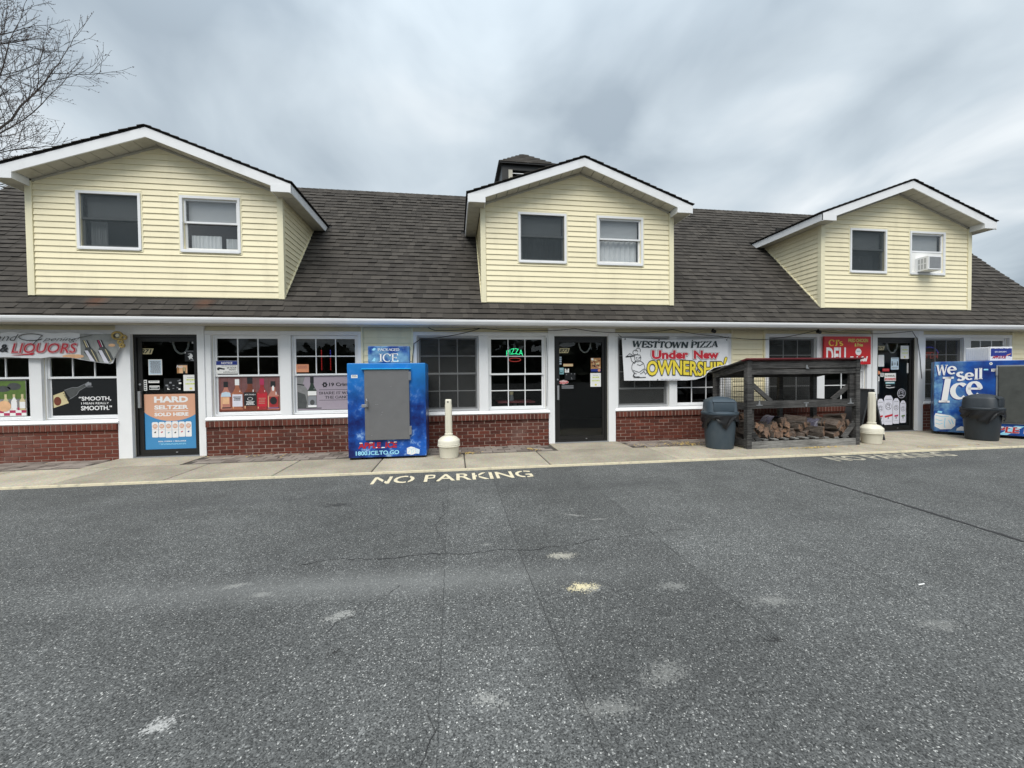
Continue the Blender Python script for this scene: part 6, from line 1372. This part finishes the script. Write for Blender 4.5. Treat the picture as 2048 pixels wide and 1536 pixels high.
for i in range(10):
    u0, u1 = -6.25+.062*i, -6.25+.062*(i+1); p.poly([(u0+.06*(i == 0), cl2(u0)+.012), (u1, cl2(u1)+.012), (u1, 2.13), (u0+.22*(i == 0), 2.13)], 'banner_grey', .4)
p.ell(-6.30, 1.755, .16, .035, 'pic_glow', .6); p.ell(-5.72, 1.94, .05, .025, 'pic_glow', 1)
for (a, c_, cap) in ((-6.15, 2.02, 'pic_tan'), (-5.94, 2.025, 'pic_claret')):
    q = lambda u, v: (a+u-.38*v*.85, c_+v)
    p.poly([q(0, 0), q(.075, .005), q(.085, -.12), q(.005, -.125)], 'ink_black', 1); p.poly([q(.012, -.002), q(.035, 0), q(.04, -.115), q(.02, -.118)], cap, 1.6); p.poly([q(.045, -.002), q(.055, 0), q(.06, -.115), q(.052, -.115)], 'ink_white', 1.6)
    p.poly([q(.0, -.125), q(.09, -.12), q(.13, -.20), q(.11, -.42), q(-.02, -.42), q(-.05, -.2)], 'pic_greydark', 1); p.poly([q(-.03, -.17), q(.02, -.17), q(.04, -.42), q(-.03, -.42)], 'pic_can', 1.6); p.poly([q(.07, -.15), q(.085, -.16), q(.10, -.36), q(.09, -.36)], 'pic_tan', 1.6)
p.build('picture', bn2)
p = Print(fl3)
for off, mt, ly in ((.05, 'ink_red', 1.5), (.035, 'ink_white', 2.2), (.012, 'ink_red', 3)):
    V0, _ = text_geo('LIQUORS', .28, 0.); V, F = text_geo('LIQUORS', .28, off); p.fit(V0, V, F, (-7.18, 1.785, -6.235, 1.97), mt, ly)
p.text('&', (-7.345, 1.825, -7.225, 1.955), 'ink_black', 2, .2, .03)
p.build('red_lettering', bn2)
p = Print(fl3); K = 'ink_black'
p.stroke(arc(-6.88, 2.07, .18, .055, 20, 330, 18), .012, K, 4); p.stroke([(-6.72, 2.10), (-6.86, 1.95)], .010, K, 4)
V0, F0 = text_geo('pening!', .5, -.01); p.fit(V0, V0, F0, (-6.72, 1.985, -6.18, 2.075), K, 4); p.stroke([(-6.32, 2.03), (-6.0, 2.11)], .006, K, 4)
V0, F0 = text_geo('Grand', .5, -.01); p.fit(V0, V0, F0, (-7.62, 2.01, -7.06, 2.12), K, 4); p.build('script_lettering', bn2)
# wrapped end of the banner: gold ribbon rosette
rs = root('ribbon_rosette', 'small gold ribbon rosette at the upper corner of the liquors banner', 'rosette', (-5.62, -.13, 2.10))
for k, (r_, cx, cz) in enumerate(((.075, 0, 0), (.04, .10, -.03), (.035, .06, -.11), (.03, .09, -.17))):
    mb = MB(); mb.tube([(cx+r_*cos(2*pi*i/16), -.01*k, cz+r_*.8*sin(2*pi*i/16)) for i in range(17)], .018, 8, 'gold'); mb.build('loop', rs, True)
mb = MB(); mb.lathe([(.03, -.02), (.03, .0), (.01, .01)], 14, 'bulb_tan'); o = mb.build('centre', rs, True); o.rotation_euler = (rad(90), 0, 0)
# deli sign
ds = root('deli_sign', "red CJ's Deli sign board beside the deli door", 'sign', (8.57, -.075, 1.53))
mb = MB(); mb.bev(-.588, .588, -.02, .02, 0, .615, .004, 'sign_red'); mb.build('panel', ds)
p = Print(lambda u, v, l: (u-8.57, -.0205-.0009*l, v-1.53))
p.serif("CJ's", (8.085, 1.935, 8.45, 2.075), 'sign_yellow', 1, thick=.2, thin=.09)
p.text('DELI', (8.03, 1.56, 8.52, 1.905), 'ink_white', 1, 0, .03); p.text('FRIED CHICKEN', (8.58, 2.02, 9.08, 2.095), 'ink_lime', 1, 0, .02); p.text('& Fries', (8.74, 1.925, 8.95, 1.995), 'ink_lime', 1, 0, .025)
p.ell(8.838, 1.807, .075, .078, 'ink_white', 1); p.lines(8.785, 1.795, 8.89, 1.83, 2, 'pic_teal', 2); p.text('Falafel', (8.60, 1.595, 9.08, 1.71), 'ink_white', 1, .25, .04)
p.build('lettering', ds)

# ------------------------------------------------------------------ loose cables and small flood lamps under the eave
def cable(label, pts, r=.006):
    Q = []
    for (a, b) in zip(pts, pts[1:]):
        a, b = Vector(a), Vector(b)
        for i in range(6): t = i/6; q = a.lerp(b, t); q.z -= .10*(b-a).length*.22*sin(pi*t); Q.append(q)
    Q.append(Vector(pts[-1])); o0 = Q[0]; mb = MB(); mb.tube([q-o0 for q in Q], r, 6, 'cable_black'); o = mb.build('cable', None, True, label=label, cat='cable', group='loose black cables under the eave'); o.location = o0
y = -.16
cable('black cable looping under the eave from the pizza window to the middle pizza-shop door', [(-.48, y, 2.27), (-.35, y, 2.215), (.49, y, 2.265), (1.64, y, 2.225), (2.34, y, 2.27), (3.10, y, 2.195), (4.4, y, 2.262)])
cable('black cable sagging across the pizza banner top to the deli window', [(4.4, y, 2.262), (5.42, y, 2.135), (5.88, -.06, 2.105), (6.62, -.06, 2.08), (7.7, y, 2.262)])
cable('black cable running above the deli sign and down the right post of the deli door', [(7.7, y, 2.262), (8.5, y, 2.215), (10.15, y, 2.262), (10.42, -.06, 2.1), (10.50, -.055, 1.75), (10.56, -.055, 1.2)])
cable('black cable drooping down to the upright ice freezer', [(.50, y, 2.262), (-.1, -.08, 2.12), (-.62, -.05, 2.07), (-.745, -.05, 1.98), (-.79, -.06, 1.6), (-.80, -.08, 1.35)], .007)
cable('thin black cable down the casing beside the pizza window', [(1.80, -.04, 2.1), (1.815, -.04, 1.7), (1.81, -.04, 1.2), (1.80, -.04, .75)], .005)
for lab, lx in (('small black flood lamp under the eave above the pizza banner end', 5.27), ('small black flood lamp under the eave above the deli window', 7.72)):
    f_ = root('flood_lamp', lab, 'flood lamp', (lx, -.2, 2.282), 0, 'small black flood lamps under the eave'); mb = MB(); mb.tube([(0, 0, 0), (0, 0, -.03)], .02, 10, 'black_plastic'); mb.build('mount', f_); mb = MB(); mb.tube([(0, .03, -.045), (0, -.05, -.065)], .028, 14, 'black_plastic', .036); mb.build('lamp_head', f_, True)
